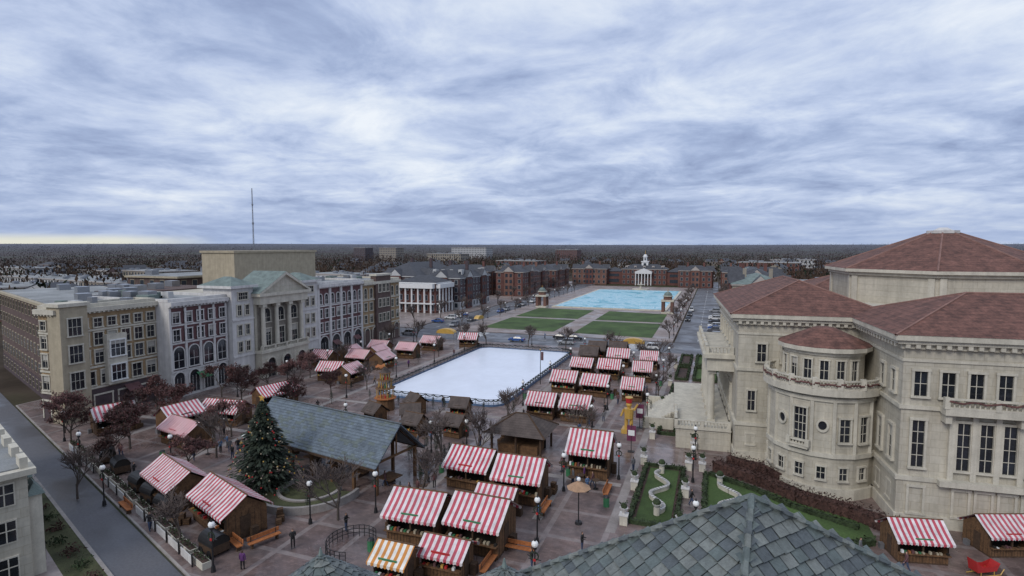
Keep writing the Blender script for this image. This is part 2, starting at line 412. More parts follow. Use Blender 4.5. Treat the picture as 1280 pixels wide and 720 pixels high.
# ---------------------------------------------------------------- facades on the left
def facade_block(name,xf,y0,y1,depth,h,wall,rows,trim,baseh=4.2,basem=None,cornice=.7,courses=(),piers=0,par=.5,side=True,roofm=None):
    B=Bld(name); W=y1-y0
    B('walls').box(xf-depth,xf,y0,y1,Z0,h,wall)
    B('roof').box(xf-depth+.5,xf-.5,y0+.5,y1-.5,h,h+.05,roofm or flatroof)
    pr=B('parapet')
    for a in ((xf-depth-.05,xf+.05,y0-.05,y0+.42),(xf-depth-.05,xf+.05,y1-.42,y1-.003),(xf-.4,xf+.06,y0+.42,y1-.42),(xf-depth-.06,xf-depth+.4,y0+.42,y1-.42)):
        pr.box(*a,h,h+par,trim)
    faces=[(xf,y0,xf,y1,rows)]
    if side: faces.append((xf-depth,y0,xf,y0,[(r[0],r[1],r[2],max(2,int(r[3]*depth/W)),r[4]) for r in rows]))
    for fi,(xa,ya,xb,yb,rws) in enumerate(faces):
        L=math.hypot(xb-xa,yb-ya); T=faceT(xa,ya,xb,yb); B.setT(T)
        tr=B('trim')
        tr.box(-.0,L,.0,.35,h-cornice-.25,h-cornice,trim); tr.box(0,L,0,.75,h-cornice,h-.02,trim)
        for k in range(int(L/.7)): tr.box(k*.7+.2,k*.7+.45,.3,.68,h-cornice-.22,h-cornice-.003,trim)
        if basem: B('walls').box(.01,L-.01,0,.12,Z0,baseh,basem)
        for z in courses: tr.box(0,L,0,.2,z,z+.3,trim)
        if piers:
            for i in range(piers+1):
                x=i*(L-.7)/piers; B('walls').box(x,x+.7,.0,.28,Z0,h-cornice-.3,trim)
        for (z,w,hh,nn,ar) in rws:
            for i in range(nn):
                u=(i+.5)*L/nn
                if z<1: win(B,u,z+.5,w if w<L/nn*.85 else L/nn*.7,hh,trim,arch=ar,mv=2,mh=0,fd=.22,fw=.2,sill=False)
                else: win(B,u,z,w,hh,trim,arch=ar,fd=.2)
        if fi==0:
            for i in range(int(L/4)):
                if R.random()<.5:
                    u=2+i*4; a=B('awnings'); a.T=T; m=R.choice([greenp,maroon,black,tanp])
                    a.add([(u-1.2,.15,3.9),(u+1.2,.15,3.9),(u+1.2,1.3,3.1),(u-1.2,1.3,3.1),(u-1.2,1.3,2.9),(u+1.2,1.3,2.9)],[(0,1,2,3),(3,2,5,4)],m)
    rp_=B('roof_plant')
    for i in range(9 if depth>10 else 4):
        x=xf-depth*R.uniform(.3,.75);y=R.uniform(y0+2,y1-3);s=R.uniform(.5,1.5 if depth>10 else .9)
        rp_.box(x-s,x+s,y-s*.7,y+s*.7,h+.05,h+R.uniform(.7,1.5),R.choice([chrome,hazew,copper]))
    return B
B=facade_block('corner_shop_building',-44,-56,-41.2,4.6,16.9,tanb,
  [(.1,2.6,2.6,4,False),(4.9,1.5,2.1,6,False),(8.2,1.3,2.0,7,False),(11.0,1.3,1.9,7,False),(13.8,1.2,1.3,7,False)],creamt,basem=darkb,courses=(4.3,7.5,13.2))
B('walls').T=None;B('trim').T=None
B('walls').box(-46,-43.2,-56.4,-52.6,Z0,17.3,tanp); B('trim').box(-46.3,-42.9,-56.7,-52.3,17.3,17.8,creamt)
for zz in (5,9,13):
    B.setT(faceT(-43.2,-56.4,-43.2,-52.6)); win(B,1.9,zz,1.8,2.5,creamt,mv=2,mh=1)
B.setT(faceT(-44,-56,-44,-41.2)); B('walls').box(6.0,9.1,0,.9,4.6,12.4,creamt)
for zz in (5.2,9.0):
    B.setT(faceT(-43.08,-56,-43.08,-41.2)); win(B,7.55,zz,2.2,2.4,white,mv=2,mh=1)
B.done()
B=facade_block('arcaded_shop_building',-41,-41.2,-29.3,22,16.7,offw,
  [(.1,2.0,2.9,4,True),(5.3,2.0,2.6,4,True),(10.0,1.25,1.9,5,False),(13.1,1.25,1.7,5,False)],offw,courses=(4.6,9.4,12.5),side=False)
B('walls').T=None
B('walls').box(-41.2,-40.9,-41.0,-29.5,9.7,12.5,maroon)
B('walls').box(-41.2,-40.92,-41.0,-29.5,4.9,9.4,maroon)
B('walls').box(-41.2,-40.91,-41.0,-29.5,12.8,15.6,maroon)
for yy in (-41.1,-38.2,-35.3,-32.4,-29.7): B('walls').box(-41.1,-40.72,yy-.2,yy+.2,4.9,15.6,offw)
B.setT(faceT(-40.9,-41.2,-40.9,-29.3))
for i in range(5): win(B,(i+.5)*11.9/5,10.0,1.25,1.9,offw,fd=.2); win(B,(i+.5)*11.9/5,13.1,1.25,1.7,offw,fd=.2)
for i in range(4): win(B,(i+.5)*11.9/4,5.3,2.0,2.6,offw,arch=True,fd=.2)
B.done()
def tower(name,y0,y1,xf,h):
    B=Bld(name); L=y1-y0
    B('walls').box(xf-7,xf,y0,y1,Z0,h,offw)
    B('roof').hip(xf-7.6,xf+.6,y0-.6,y1+.6,h+.5,1.6,copper)
    B('trim').box(xf-7.7,xf+.7,y0-.7,y1+.7,h,h+.5,offw)
    B.setT(faceT(xf,y0,xf,y1))
    for z in (5,12): B('trim').box(0,L,0,.2,z,z+.3,offw)
    win(B,L/2,.3,1.4,2.8,creamt,fd=.2,sill=False)
    for z in (6,9.2,13): win(B,L*.32,z,.9,1.9,creamt,fd=.18);win(B,L*.68,z,.9,1.9,creamt,fd=.18)
    win(B,L/2,16.0,2.2,1.3,creamt,mv=3,fd=.2)
    B.done()
tower('stair_tower',-29.2,-24,-39.8,18.2)
tower('stair_tower',-10.4,-5.2,-39.8,18.2)
B=Bld('theatre_building')
xf=-38.2;y0=-23.9;y1=-10.5;L=y1-y0
B('walls').box(xf-3.4,xf-1.4,y0,y1,5,17,cream); B('walls').box(xf-30,xf-3.4,y0,y1,Z0,16.6,cream)
B('walls').box(xf-3.4,xf,y0,y1,Z0,5.0,cream)
B('trim').box(xf-3.4,xf+.3,y0-.2,y1+.2,5.0,5.5,creamt)
for i in range(4):
    y=y0+1.3+i*(L-2.6)/3
    B('columns').box(xf-1.1,xf-.1,y-.5,y+.5,5.5,6.1,creamt)
    B('columns').cyl(xf-.6,y,6.1,14.1,.46,.38,14,creamt)
    B('columns').box(xf-1.15,xf-.05,y-.55,y+.55,14.1,14.7,creamt)
B('recess_shade').box(xf-1.41,xf-1.37,y0+.5,y1-.5,5.5,14.6,mat('shaded_stone',(.25,.225,.19)))  # thin sheet: shade behind the columns painted as darker stone
B('trim').box(xf-3.5,xf+.1,y0-.1,y1+.1,14.7,16.3,creamt); B('trim').box(xf-3.8,xf+.6,y0-.6,y1+.6,16.3,16.9,creamt)
pd=B('pediment'); ym=(y0+y1)/2
pd.add([(xf+.0,y0,16.9),(xf+.0,y1,16.9),(xf+.0,ym,20.4)],[(0,1,2)],cream)
for ya in (y0-.7,y1+.7):
    pd.add([(xf+.6,ya,16.9),(xf+.6,ym,21.0),(xf+.6,ym,20.4),(xf+.6,ya+(.9 if ya<ym else -.9),16.92),(xf-.1,ya,16.9),(xf-.1,ym,21.0),(xf-.1,ym,20.4),(xf-.1,ya+(.9 if ya<ym else -.9),16.92)],[(0,1,2,3),(0,1,5,4),(3,2,6,7)],creamt)
    B('roof').add([(xf+.6,ya,16.95),(xf+.6,ym,21.05),(xf-8,ym,21.05),(xf-8,ya,16.95)],[(0,1,2,3)],copper)
B('roof').add([(xf-8,y0-.7,16.95),(xf-8,y1+.7,16.95),(xf-8,ym,21.05)],[(0,1,2)],tanp)
B.setT(faceT(xf,y0,xf,y1))
for i in range(3):
    u=2.4+i*(L-4.8)/2; win(B,u,.15,2.2,2.7,creamt,arch=True,fd=.3,sill=False,fw=.3)
B.setT(faceT(xf-1.35,y0,xf-1.35,y1))
for i in range(3):
    u=2.9+i*(L-5.8)/2; win(B,u,6,1.9,3.6,creamt,fd=.2,mv=2,mh=2); win(B,u,11,1.9,1.8,creamt,fd=.2,arch=True)
B.setT(None); balus(B('balustrade'),(xf+.0,y0+.3),(xf+.0,y1-.3),5.5,creamt)
B('fly_tower').box(-70,-60,-9,19,Z0,24.6,tanp); B('fly_tower').box(-70.3,-59.7,-9.3,19.3,24.6,25.1,tanp)
B('rear_block').box(-76,-64,-30,-10,Z0,16.9,brownb)
for i in range(6): x=R.uniform(-74,-66);y=R.uniform(-28,-12); B('roof_plant').box(x-1.2,x+1.2,y-1,y+1,16.9,18.2,chrome)
B.done()
B=facade_block('arcaded_shop_building',-40,-5.2,12,22,17.4,maroon,
  [(.1,2.9,3.2,4,True),(6.4,1.1,2.0,8,False),(9.6,1.1,2.0,8,False),(12.8,1.1,1.8,8,True)],offw,piers=4,courses=(5.6,12.2),side=False); B.done()
B=facade_block('brick_shop_building',-40,12.2,30,22,16.9,tanb,
  [(.1,2.2,3.0,5,True),(6.2,1.2,2.0,7,False),(9.4,1.2,2.0,7,False),(12.6,1.2,2.0,7,True)],creamt,basem=brownb,courses=(5,12.0),side=False)
B('walls').T=None; B('walls').box(-41,-39.3,17.5,24.5,Z0,18.3,brownb); B('trim').T=None; B('trim').box(-41.2,-39.0,17.2,24.8,18.3,18.8,creamt)
B.setT(faceT(-39.3,17.5,-39.3,24.5))
for z in (1,6,10,14):
    for u in (1.6,3.5,5.4): win(B,u,z,1.1,2.1,creamt)
B.done()
# ---------------------------------------------------------------- generic blocks
def block(name,cx,cy,rz,w,d,h,wall,floors,bay=3.2,roof='hip',rh=3,roofm=None,trim=None,gm=None,base=None,wins=True,dorm=0,gab=0):
    B=Bld(name,(cx,cy,0),rz); trim=trim or mtrim
    B('walls').box(-w/2,w/2,-d/2,d/2,0,h,wall)
    if base: B('ground_floor').box(-w/2-.08,w/2+.08,-d/2-.08,d/2+.08,0,h/floors,base)
    B('cornice').box(-w/2-.5,w/2+.5,-d/2-.5,d/2+.5,h,h+.45,trim)
    if roof=='hip': B('roof').hip(-w/2-.6,w/2+.6,-d/2-.6,d/2+.6,h+.45,rh,roofm or darkroof)
    elif roof=='gable': B('roof').gable(-w/2-.6,w/2+.6,-d/2-.6,d/2+.6,h+.5,rh,roofm or darkroof,wall)
    else:
        B('roof').box(-w/2+.2,w/2-.2,-d/2+.2,d/2-.2,h+.45,h+.55,roofm or flatroof)
        for i in range(int(w/7)+1):
            x=R.uniform(-w/2+2,w/2-2);y=R.uniform(-d/2+2,d/2-2);B('roof_plant').box(x-1.3,x+1.3,y-1,y+1,h+.5,h+1.8,chrome)
    if dorm:
        for sgn in (-1,1):
            for i in range(dorm):
                x=-w/2+(i+.5)*w/dorm
                y=sgn*(d/2-d*.18)
                B('dormers').box(x-.8,x+.8,y-1.2,y+1.2,h+.4,h+.4+rh*.65,trim)
                B('dormer_glazing').box(x-.5,x+.5,y-1.25,y+1.25,h+.9,h+rh*.55,gm or glassf)
    if gab:
        for xa,ya,xb,yb in ((-w/2,-d/2,w/2,-d/2),(w/2,-d/2,w/2,d/2),(w/2,d/2,-w/2,d/2),(-w/2,d/2,-w/2,-d/2)):
            L=math.hypot(xb-xa,yb-ya);T=faceT(xa,ya,xb,yb);k=max(1,int(L/15)); q=B('gabled_bays');q.T=T
            for i in range(k):
                u=(i+.5)*L/k; m=redb2 if wall is redb else redb
                q.box(u-2.6,u+2.6,0,.9,0,h+.5,m)
                q.add([(u-3,1.2,h+.5),(u+3,1.2,h+.5),(u,1.2,h+3.2)],[(0,1,2)],trim)
                q.add([(u-3.1,1.3,h+.45),(u+3.1,1.3,h+.45),(u,1.3,h+3.4),(u-3.1,-4,h+.45),(u+3.1,-4,h+.45),(u,-4,h+3.4)],[(0,2,5,3),(1,2,5,4)],darkroof)
                for f in range(floors):
                    z=f*h/floors+h/floors*.25
                    for du in (-1.2,1.2): q.box(u+du-.65,u+du+.65,.85,1.0,z,z+h/floors*.55,gm or glassf)
        for i in range(max(2,int(w/9))):
            x=-w/2+(i+.5)*w/max(2,int(w/9)); B('chimneys').box(x-.6,x+.6,-.5,.5,h+1,h+rh+2.2,wall)
    if wins:
        for xa,ya,xb,yb in ((-w/2,-d/2,w/2,-d/2),(w/2,-d/2,w/2,d/2),(w/2,d/2,-w/2,d/2),(-w/2,d/2,-w/2,-d/2)):
            L=math.hypot(xb-xa,yb-ya);nn=max(1,int(L/bay));T=faceT(xa,ya,xb,yb)
            F=B('window_frames');G=B('glazing');F.T=T;G.T=T
            for f in range(floors):
                fh=h/floors;z=f*fh+fh*.28
                for i in range(nn):
                    u=(i+.5)*L/nn;ww=bay*.21
                    F.box(u-ww-.1,u+ww+.1,-.05,.1,z-.12,z+fh*.55+.12,trim)
                    G.box(u-ww,u+ww,.0,.13,z,z+fh*.55,gm or glassf)
                    if gm is glass: F.box(u-.04,u+.04,.13,.16,z,z+fh*.55,trim); F.box(u-ww,u+ww,.13,.165,z+fh*.3,z+fh*.3+.07,trim)
    return B
ra=math.atan2(.3507,-.9365)+math.pi
c=Vector((-54,-51.2))+rd*24-rn*9
block('apartment_building',c.x,c.y,ra,48,18,16.2,brownb,5,3.0,'flat',trim=tanp,gm=glass,base=darkb).done()
# near-left stone building
p=Vector(rp(8.6,8.2)); c=p+rd*16+rn*7
B=block('stone_building',c.x,c.y,ra,32,14,8.6,cream,3,2.6,'flat',trim=creamt,gm=glass)
for i in range(7):
    x=-14.5+i*4.8
    B('bay_windows').box(x-1.1,x+1.1,7.0,7.9,0,6.6,creamt)
    for z in (1,3.7): B('bay_glazing').box(x-.85,x+.85,7.85,7.96,z,z+1.6,glass); B('bay_mullions').box(x-.05,x+.05,7.96,8.0,z,z+1.6,creamt)
    B('bay_roofs').hip(x-1.3,x+1.3,6.9,8.1,6.6,.9,copper)
for i in range(10): B('parapet').box(-16+i*3.4,-14.6+i*3.4,6.6,7.1,9.05,9.9,creamt)
B.done()
block('office_building',-92,8,0,18,26,18.0,brownb,5,3.2,'flat',trim=tanp,gm=glassf).done()
B=block('townhouse_block',-66,92,0,17,13,11.6,redb,3,2.6,'hip',2.6,gm=glassf,trim=whitef)
for i in range(6): B('columns').cyl(-7+i*2.8,-7.8,0,9.8,.4,.34,8,whitef)
B('portico').box(-8.2,8.2,-8.6,-6.4,9.8,11.5,whitef); B('portico').box(-8.2,8.2,-8.4,-6.4,3.6,4,whitef)
B('porch_side').box(8.5,10.2,-6,6,3.6,4,whitef)
for i in range(5): B('columns').cyl(9.7,-5.5+i*2.7,0,9.8,.34,.3,8,whitef)
B('portico').box(8.5,10.4,-6.2,6.2,9.8,11.5,whitef); B.done()
block('apartment_building',-62,116,0,16,32,12.8,darkb,4,3.0,'hip',5,trim=hazew,dorm=4,base=hazew,gab=1).done()
block('apartment_building',-84,122,0,20,44,13.2,darkb,4,3.2,'hip',5.5,trim=hazew,gab=1).done()
block('brick_apartment_building',-57,180,0,15,26,12.5,redb,4,3.2,'hip',3.2,gab=1).done()
block('brick_apartment_building',-60,212,0,15,26,11.5,redb2,4,3.2,'hip',3.2,gab=1).done()
block('brick_apartment_building',-80,174,0,22,16,12.5,redb,4,3.2,'hip',3.4,dorm=3,gab=1).done()
block('brick_apartment_building',-58,250,0,16,34,11,redb,3,3.2,'hip',3.2,gab=1).done()
block('brick_apartment_building',-38,284,0,24,14,10.5,redb2,3,3.2,'hip',3.2,gab=1).done()
block('brick_apartment_building',33,272,0,20,14,10.5,redb,3,3.2,'hip',3.2,gab=1).done()
block('brick_apartment_building',58,250,0,18,26,11,redb2,3,3.2,'hip',3.2,gab=1).done()
block('brick_apartment_building',62,218,0,18,22,12,redb,4,3.2,'hip',3.2,gab=1).done()
block('shop_terrace',59,106,0,17,30,13.2,hazet,4,3.2,'hip',3,roofm=copper,gab=1).done()
block('shop_terrace',60,143,0,17,34,14.0,redb,4,3.2,'hip',3,roofm=darkroof,gab=1).done()
block('shop_terrace',60,182,0,17,32,12.6,hazet,4,3.2,'hip',3,roofm=copper).done()
block('office_building',96,120,0,40,60,12,redb,3,4,'flat').done()
B=block('clock_tower_hotel',-1,288,0,30,14,10.5,redb,3,3.0,'hip',3.2,dorm=5,trim=mtrim)
B('portico').box(-5.6,5.6,-11,-8,7.8,9.0,whitef)
B('portico').add([(-6,-11,9.0),(6,-11,9.0),(0,-11,11.4),(-6,-7,9.0),(6,-7,9.0),(0,-7,11.4)],[(0,1,2),(0,2,5,3),(1,2,5,4)],whitef)
for i in range(6): B('columns').cyl(-5.1+i*2.04,-10.6,0,7.8,.4,.36,8,whitef)
c=B('cupola'); c.box(-2.2,2.2,-2.2,2.2,12,15.6,whitef); c.box(-2.6,2.6,-2.6,2.6,15.6,16.1,whitef)
c.cyl(0,0,16.1,19,1.4,1.4,8,whitef); c.cyl(0,0,19,19.4,1.8,1.8,8,whitef); c.sph(0,0,19.4,1.4,whitef,10,6,1.1); c.cyl(0,0,20.7,24,.2,.05,6,gold)
for a in range(4):
    c.T=Matrix.Rotation(a*math.pi/2,4,'Z'); c.box(-.9,.9,-2.25,-2.15,13.0,14.8,glassf); c.box(-.4,.4,-1.45,-1.3,16.7,18.4,glassf)
c.T=None
for x in (-21,21): B('wings').box(x-6,x+6,-6,6,0,9,redb); B('roof').hip(x-6.5,x+6.5,-6.5,6.5,9,3,darkroof); B('wing_windows').box(x-4,x+4,-6.1,-5.9,5.6,7.4,glassf); B('wing_windows').box(x-4,x+4,-6.1,-5.9,1.6,3.8,glassf)
B.done()
f=MB()
f.cyl(3,232,Z0,Z0+.8,5,5,16,creamt); f.cyl(3,232,Z0+.8,Z0+3,.8,.5,10,creamt); f.cyl(3,232,Z0+3,Z0+3.4,1.2,2.4,14,creamt); f.cyl(3,232,Z0+3.4,Z0+5,.3,.2,8,creamt)
put('fountain',f.mesh('fountain'))
def kiosk(x,y):
    B=Bld('domed_pavilion',(x,y,Z0))
    B('base').box(-2.3,2.3,-2.3,2.3,0,.6,creamt)
    for a in (-1.7,1.7):
        for b in (-1.7,1.7): B('piers').box(a-.55,a+.55,b-.55,b+.55,.6,4.6,redb2)
    B('entablature').box(-2.4,2.4,-2.4,2.4,4.6,5.3,creamt); B('lantern').cyl(0,0,5.3,6.6,1.7,1.6,8,redb2); B('lantern').cyl(0,0,6.6,6.9,2.0,2.0,8,creamt)
    B('roof').sph(0,0,6.9,1.6,copper,12,6); B('roof').cyl(0,0,8.3,9.5,.15,.03,6,gold); B.done()
kiosk(-25,121.5); kiosk(27.8,116.5)
def plan(x,y): return (45.1+.94*x-.342*y,-109.2+.342*x+.94*y)
walls_=[hazew,hazet,redb,darkb,redb2]
for k in range(90):
    for _ in range(30):
        a=R.uniform(-46,42);d=R.uniform(230,850); x,y=plan(d*math.sin(rad(a)),d*math.cos(rad(a)))
        if -98<x<82 and y<305: continue
        if -345<x<-95 and 55<y<245 and R.random()<.8: continue
        break
    block('house',x,y,R.uniform(0,3),R.uniform(12,20),R.uniform(9,12),R.uniform(5.5,8),R.choice(walls_),2,3.2,R.choice(['hip','gable']),R.uniform(2.5,4)).done()
for (px_,Y,w,d,h,m) in ((110,330,60,26,7,hazew),(150,290,40,20,8,hazet),(60,360,50,30,7,hazew),(200,400,50,25,9,hazet),(235,250,26,20,9,redb),(20,260,40,24,8,hazet),(180,210,30,18,8,hazet),(100,240,34,16,7,hazew),(140,430,60,20,8,hazew),(260,330,40,18,8,hazet),(30,460,70,20,9,hazew),(430,330,40,20,10,hazew),(470,270,34,18,9,darkb),(560,800,60,20,16,hazet),(490,1000,40,20,24,hazet),(455,1050,30,20,24,darkb),(710,1100,46,20,20,redb),(960,500,50,25,12,redb),(650,560,46,20,12,redb),(590,1200,90,25,24,hazew),(1265,600,60,30,12,hazet),(120,180,36,20,9,brownb),(990,700,50,20,10,hazew)):
    x,y=plan((px_-640)/698*Y,Y); block('commercial_building',x,y,-.2,w,d,h,m,max(2,int(h/4)),4,'flat').done()
x,y=plan(-276,600); m=MB()
for a in range(3):
    dx=.8*math.cos(a*2.094);dy=.8*math.sin(a*2.094); m.tube((dx,dy,0),(dx*.4,dy*.4,88),.24,.18,4,chrome)
for i in range(40):
    z=i*2.2;q=1-.6*z/88;a=i%3
    m.tube((.8*q*math.cos(a*2.094),.8*q*math.sin(a*2.094),z),(.8*q*math.cos((a+1)*2.094),.8*q*math.sin((a+1)*2.094),z+2.2),.1,.1,3,chrome)
m.cyl(0,0,50,52,1.1,1.1,6,chrome); m.cyl(0,0,70,71.5,1,1,6,chrome)
put('radio_mast',m.mesh('radio_mast'),(x,y,0))
# ---------------------------------------------------------------- concert hall
B=Bld('concert_hall',(47.9,-36.9,Z0),rad(4))
OUT=[(0,0),(12.8,0),(12.8,-13),(44,-13),(44,0),(56,0),(56,27),(44,27),(44,47),(12.8,47),(12.8,27),(0,27)]
B('walls').prism(OUT,0,16.6,cream)
B('plinth').prism(offpoly(OUT,.3),-.1,1.1,creamt); B('plinth').prism(offpoly(OUT,.14),1.1,4.3,cream)
for z,o,hh in ((4.3,.3,.4),(11.0,.22,.35),(15.4,.12,.25),(16.6,.3,.5),(17.1,.75,.35),(17.45,1.05,.5)):
    B('cornice').prism(offpoly(OUT,o),z,z+hh,creamt)
dn=B('dentils')
op=offpoly(OUT,.3)
for i in range(len(op)):
    p=op[i];q=op[(i+1)%len(op)];L=math.hypot(q[0]-p[0],q[1]-p[1]); dn.T=faceT(*p,*q)
    for k in range(int(L/.8)): dn.box(k*.8+.2,k*.8+.55,0.002,.38,16.72,17.098,creamt)
r=B('roof')
r.hip(-1.1,17,-1.1,28.1,17.95,3.6,tile,ridge); r.hip(39,57.1,-1.1,28.1,17.95,3.6,tile,ridge)
r.hip(11.7,45.1,-14.1,4,17.95,3.3,tile,ridge); r.hip(11.7,45.1,30,48.1,17.95,3.3,tile,ridge)
B('upper_attic').box(15,40,3,31,17.9,18.6,creamt)
ph=rad(22.5)
B('drum').cyl(27.5,18,18,22.2,13.2,13.2,8,cream,ph); B('drum').cyl(27.5,18,22.2,22.6,13.6,13.6,8,creamt,ph); B('drum').cyl(27.5,18,22.6,23.0,14.1,14.1,8,creamt,ph)
for i in range(8):
    t0=ph+i*math.pi/4;t1=t0+math.pi/4
    a=(27.5+14.1*math.cos(t0),18+14.1*math.sin(t0),23.0);b=(27.5+14.1*math.cos(t1),18+14.1*math.sin(t1),23.0)
    c0=(27.5+1.6*math.cos(t0),18+1.6*math.sin(t0),27.8);c1=(27.5+1.6*math.cos(t1),18+1.6*math.sin(t1),27.8)
    B('roof').add([a,b,c1,c0],[(0,1,2,3)],tile); B('roof').tube(a,c0,.13,.13,5,ridge)
    pw=B('drum')
    pw.T=faceT(27.5+13.2*math.cos(t0),18+13.2*math.sin(t0),27.5+13.2*math.cos(t1),18+13.2*math.sin(t1))
    for (xa,xb) in ((.2,.9),(9.2,9.9)): pw.box(xa,xb,0,.2,18.2,22.1,creamt)
    pw.T=None
B('finial').cyl(27.5,18,27.7,28.1,1.9,1.9,10,offw); B('finial').cyl(27.5,18,28.1,28.5,1.2,.5,10,offw)
B.setT(faceT(0,0,12.8,0))
for u in (2.6,5.3): win(B,u,12.2,.95,2.1,creamt,fd=.2,fw=.2)
win(B,1.6,6.2,.8,2.4,creamt,fd=.2); win(B,1.6,2,.8,1.2,creamt)
B.setT(faceT(12.8,0,12.8,-13))
for u in (8.3,11.2):
    win(B,u,12.2,.95,2.1,creamt,fd=.2,fw=.2); win(B,u,5.7,1.0,3.2,creamt,fd=.22,fw=.22,mh=2); win(B,u,1.8,.9,1.5,creamt)
B.setT(faceT(12.8,-13,44,-13))
for i in range(14):
    win(B,1.4+i*2.16,12.25,1.05,2.3,creamt,fd=.22,fw=.2)
for i in range(10):
    u=1.4 if i==0 else 3.2+i*1.75
    win(B,u,5.6,1.0,4.4,creamt,fd=.24,fw=.2,mh=3)
    win(B,u,1.3,1.1,2.4,creamt,fd=.3,fw=.2,mh=1)
for i in range(11):
    u=4.0+i*1.75; B('columns').box(u-.22,u+.22,0,.32,4.7,10.9,creamt)
B('trim').box(3,22,-.0,1.3,10.9,11.5,creamt)
for u in (3.4,9,15,21.4): B('trim').box(u-.25,u+.25,0,1.0,10.1,10.9,creamt)
bb=B('balustrade'); balus(bb,(3.1,1.15),(22,1.15),11.5,creamt)
B('trim').box(3,22,0,.9,4.2,4.72,creamt)
gr=B('garland'); gr.T=faceT(12.8,-13,44,-13)
for i in range(34):
    u=3.2+i*.55; gr.tube((u,1.38,12.25-.2*math.sin(i*.9)**2),(u+.55,1.38,12.25-.2*math.sin((i+1)*.9)**2),.09,.09,5,redleaf)
gr.T=None
B.setT(faceT(56,0,56,27))
for i in range(6): win(B,2.5+i*4.1,12.2,1,2.1,creamt); win(B,2.5+i*4.1,6,1,3.2,creamt)
B.setT(None)
bx,by=8.3,-3.9
rb=5.25; NB=16
B('bay').cyl(bx,by,0,11.0,rb,rb,NB,cream); B('bay').cyl(bx,by,-.1,1.1,rb+.3,rb+.3,NB,creamt)
B('bay').cyl(bx,by,4.3,4.75,rb+.25,rb+.25,NB,creamt); B('bay').cyl(bx,by,10.1,10.5,rb+.2,rb+.2,NB,creamt); B('bay').cyl(bx,by,10.8,11.5,rb+.7,rb+.7,NB*2,creamt)
for k in range(16):
    t=rad(k*22.5); B('bay').box(bx+(rb+.0)*math.cos(t)-.16,bx+rb*math.cos(t)+.16,by+rb*math.sin(t)-.16,by+rb*math.sin(t)+.16,4.76,10.1,creamt)
ru=3.9
B('bay').cyl(bx,by,11.4,15.0,ru,ru,NB,cream); B('bay').cyl(bx,by,14.6,15.0,ru+.2,ru+.2,NB,creamt); B('bay').cyl(bx,by,15.0,15.45,ru+.7,ru+.7,NB,creamt)
B('bay_roof').cyl(bx,by,15.45,17.1,ru+.7,1.0,NB,tile)
balus_ring(B('balustrade'),bx,by,rb+.45,rad(-225),rad(-38),11.5,creamt,n=60)
for i in range(9):
    t=rad(-225+i*23); x_=bx+(rb+.45)*math.cos(t);y_=by+(rb+.45)*math.sin(t); B('balustrade').box(x_-.25,x_+.25,y_-.25,y_+.25,11.5,12.6,creamt)
for i in range(40):
    t0=rad(-222+i*4.5);t1=rad(-222+(i+1)*4.5); z=12.1-.18*math.sin(i*math.pi/2.5)**2; rg=rb+.68
    gr.tube((bx+rg*math.cos(t0),by+rg*math.sin(t0),z),(bx+rg*math.cos(t1),by+rg*math.sin(t1),z),.1,.1,5,redleaf)
def radT(t,rr):
    n=Vector((math.cos(t),math.sin(t),0)); d=Vector((-n.y,n.x,0))
    return Matrix(((d.x,n.x,0,bx+n.x*rr),(d.y,n.y,0,by+n.y*rr),(0,0,1,0),(0,0,0,1)))
ap=math.cos(math.pi/16)
for a in (-191.25,-168.75,-146.25,-123.75,-101.25,-78.75,-56.25):
    B.setT(radT(rad(a),ru*ap)); win(B,0,12.0,.75,2.1,creamt,fd=.2,fw=.13)
for a in (-191.25,-56.25):
    B.setT(radT(rad(a),rb*ap)); win(B,0,5.9,.95,2.7,creamt,fd=.24,mh=2)
B.setT(radT(rad(-78.75),rb*ap)); win(B,0,6.0,1.0,2.4,creamt,fd=.24,mh=2)
for a in (-191.25,-168.75,-146.25,-123.75,-101.25,-78.75,-56.25):
    B.setT(radT(rad(a),rb*ap)); win(B,0,2.0,.75,1.3,creamt,fd=.2,fw=.13)
B.setT(radT(rad(-123.75),rb*ap)); win(B,0,5.8,1.2,3.4,creamt,fd=.26,mv=2,mh=3); B('trim').box(-1.0,1.0,0,.7,5.0,5.3,creamt); balus(B('balustrade'),(-.95,.6),(.95,.6),5.3,creamt,h=.6,step=.3)
for a in (-146.25,-101.25):
    T=radT(rad(a),rb*ap); B.setT(T)
    vs=[];n=14
    for k,rr,dd in ((0,.4,.05),(1,.4,.2),(2,.6,.2),(3,.6,0)):
        vs+=[(rr*math.cos(2*math.pi*i/n),dd,7.6+rr*1.2*math.sin(2*math.pi*i/n)) for i in range(n)]
    fs=[]
    for k in range(3): fs+=[(k*n+i,k*n+(i+1)%n,(k+1)*n+(i+1)%n,(k+1)*n+i) for i in range(n)]
    B('window_frames').add(vs,fs,creamt); B('glazing').add(vs[:n],[tuple(range(n))],glass)
B.setT(None)
B('terrace').box(-7,-.35,2,26.4,-.1,2.6,cream); B('terrace').box(-7.2,-.3,1.8,26.6,2.6,2.8,creamt)
balus(B('balustrade'),(-7,2),(-.6,2),2.8,creamt); balus(B('balustrade'),(-7,9),(-7,2),2.8,creamt)
for i in range(10): B('steps').box(-7.3-.4*(10-i),-7.2,9.5,20.5,-.1,.15+.26*i*1.0,creamt)
for yy in (8.9,20.6): B('steps').box(-11.5,-7.25,yy,yy+.5,-.1,1.6,creamt)
for i in range(6):
    y=5+i*3.4; B('columns').box(-3.1,-2.1,y-.5,y+.5,2.8,3.3,creamt); B('columns').cyl(-2.6,y,3.3,9.4,.42,.36,14,creamt); B('columns').box(-3.1,-2.1,y-.5,y+.5,9.4,9.9,creamt)
B('portico').box(-3.3,-.0,4,23,9.9,11.6,creamt); B('portico').box(-3.8,-.0,3.5,23.5,11.6,12.1,creamt)
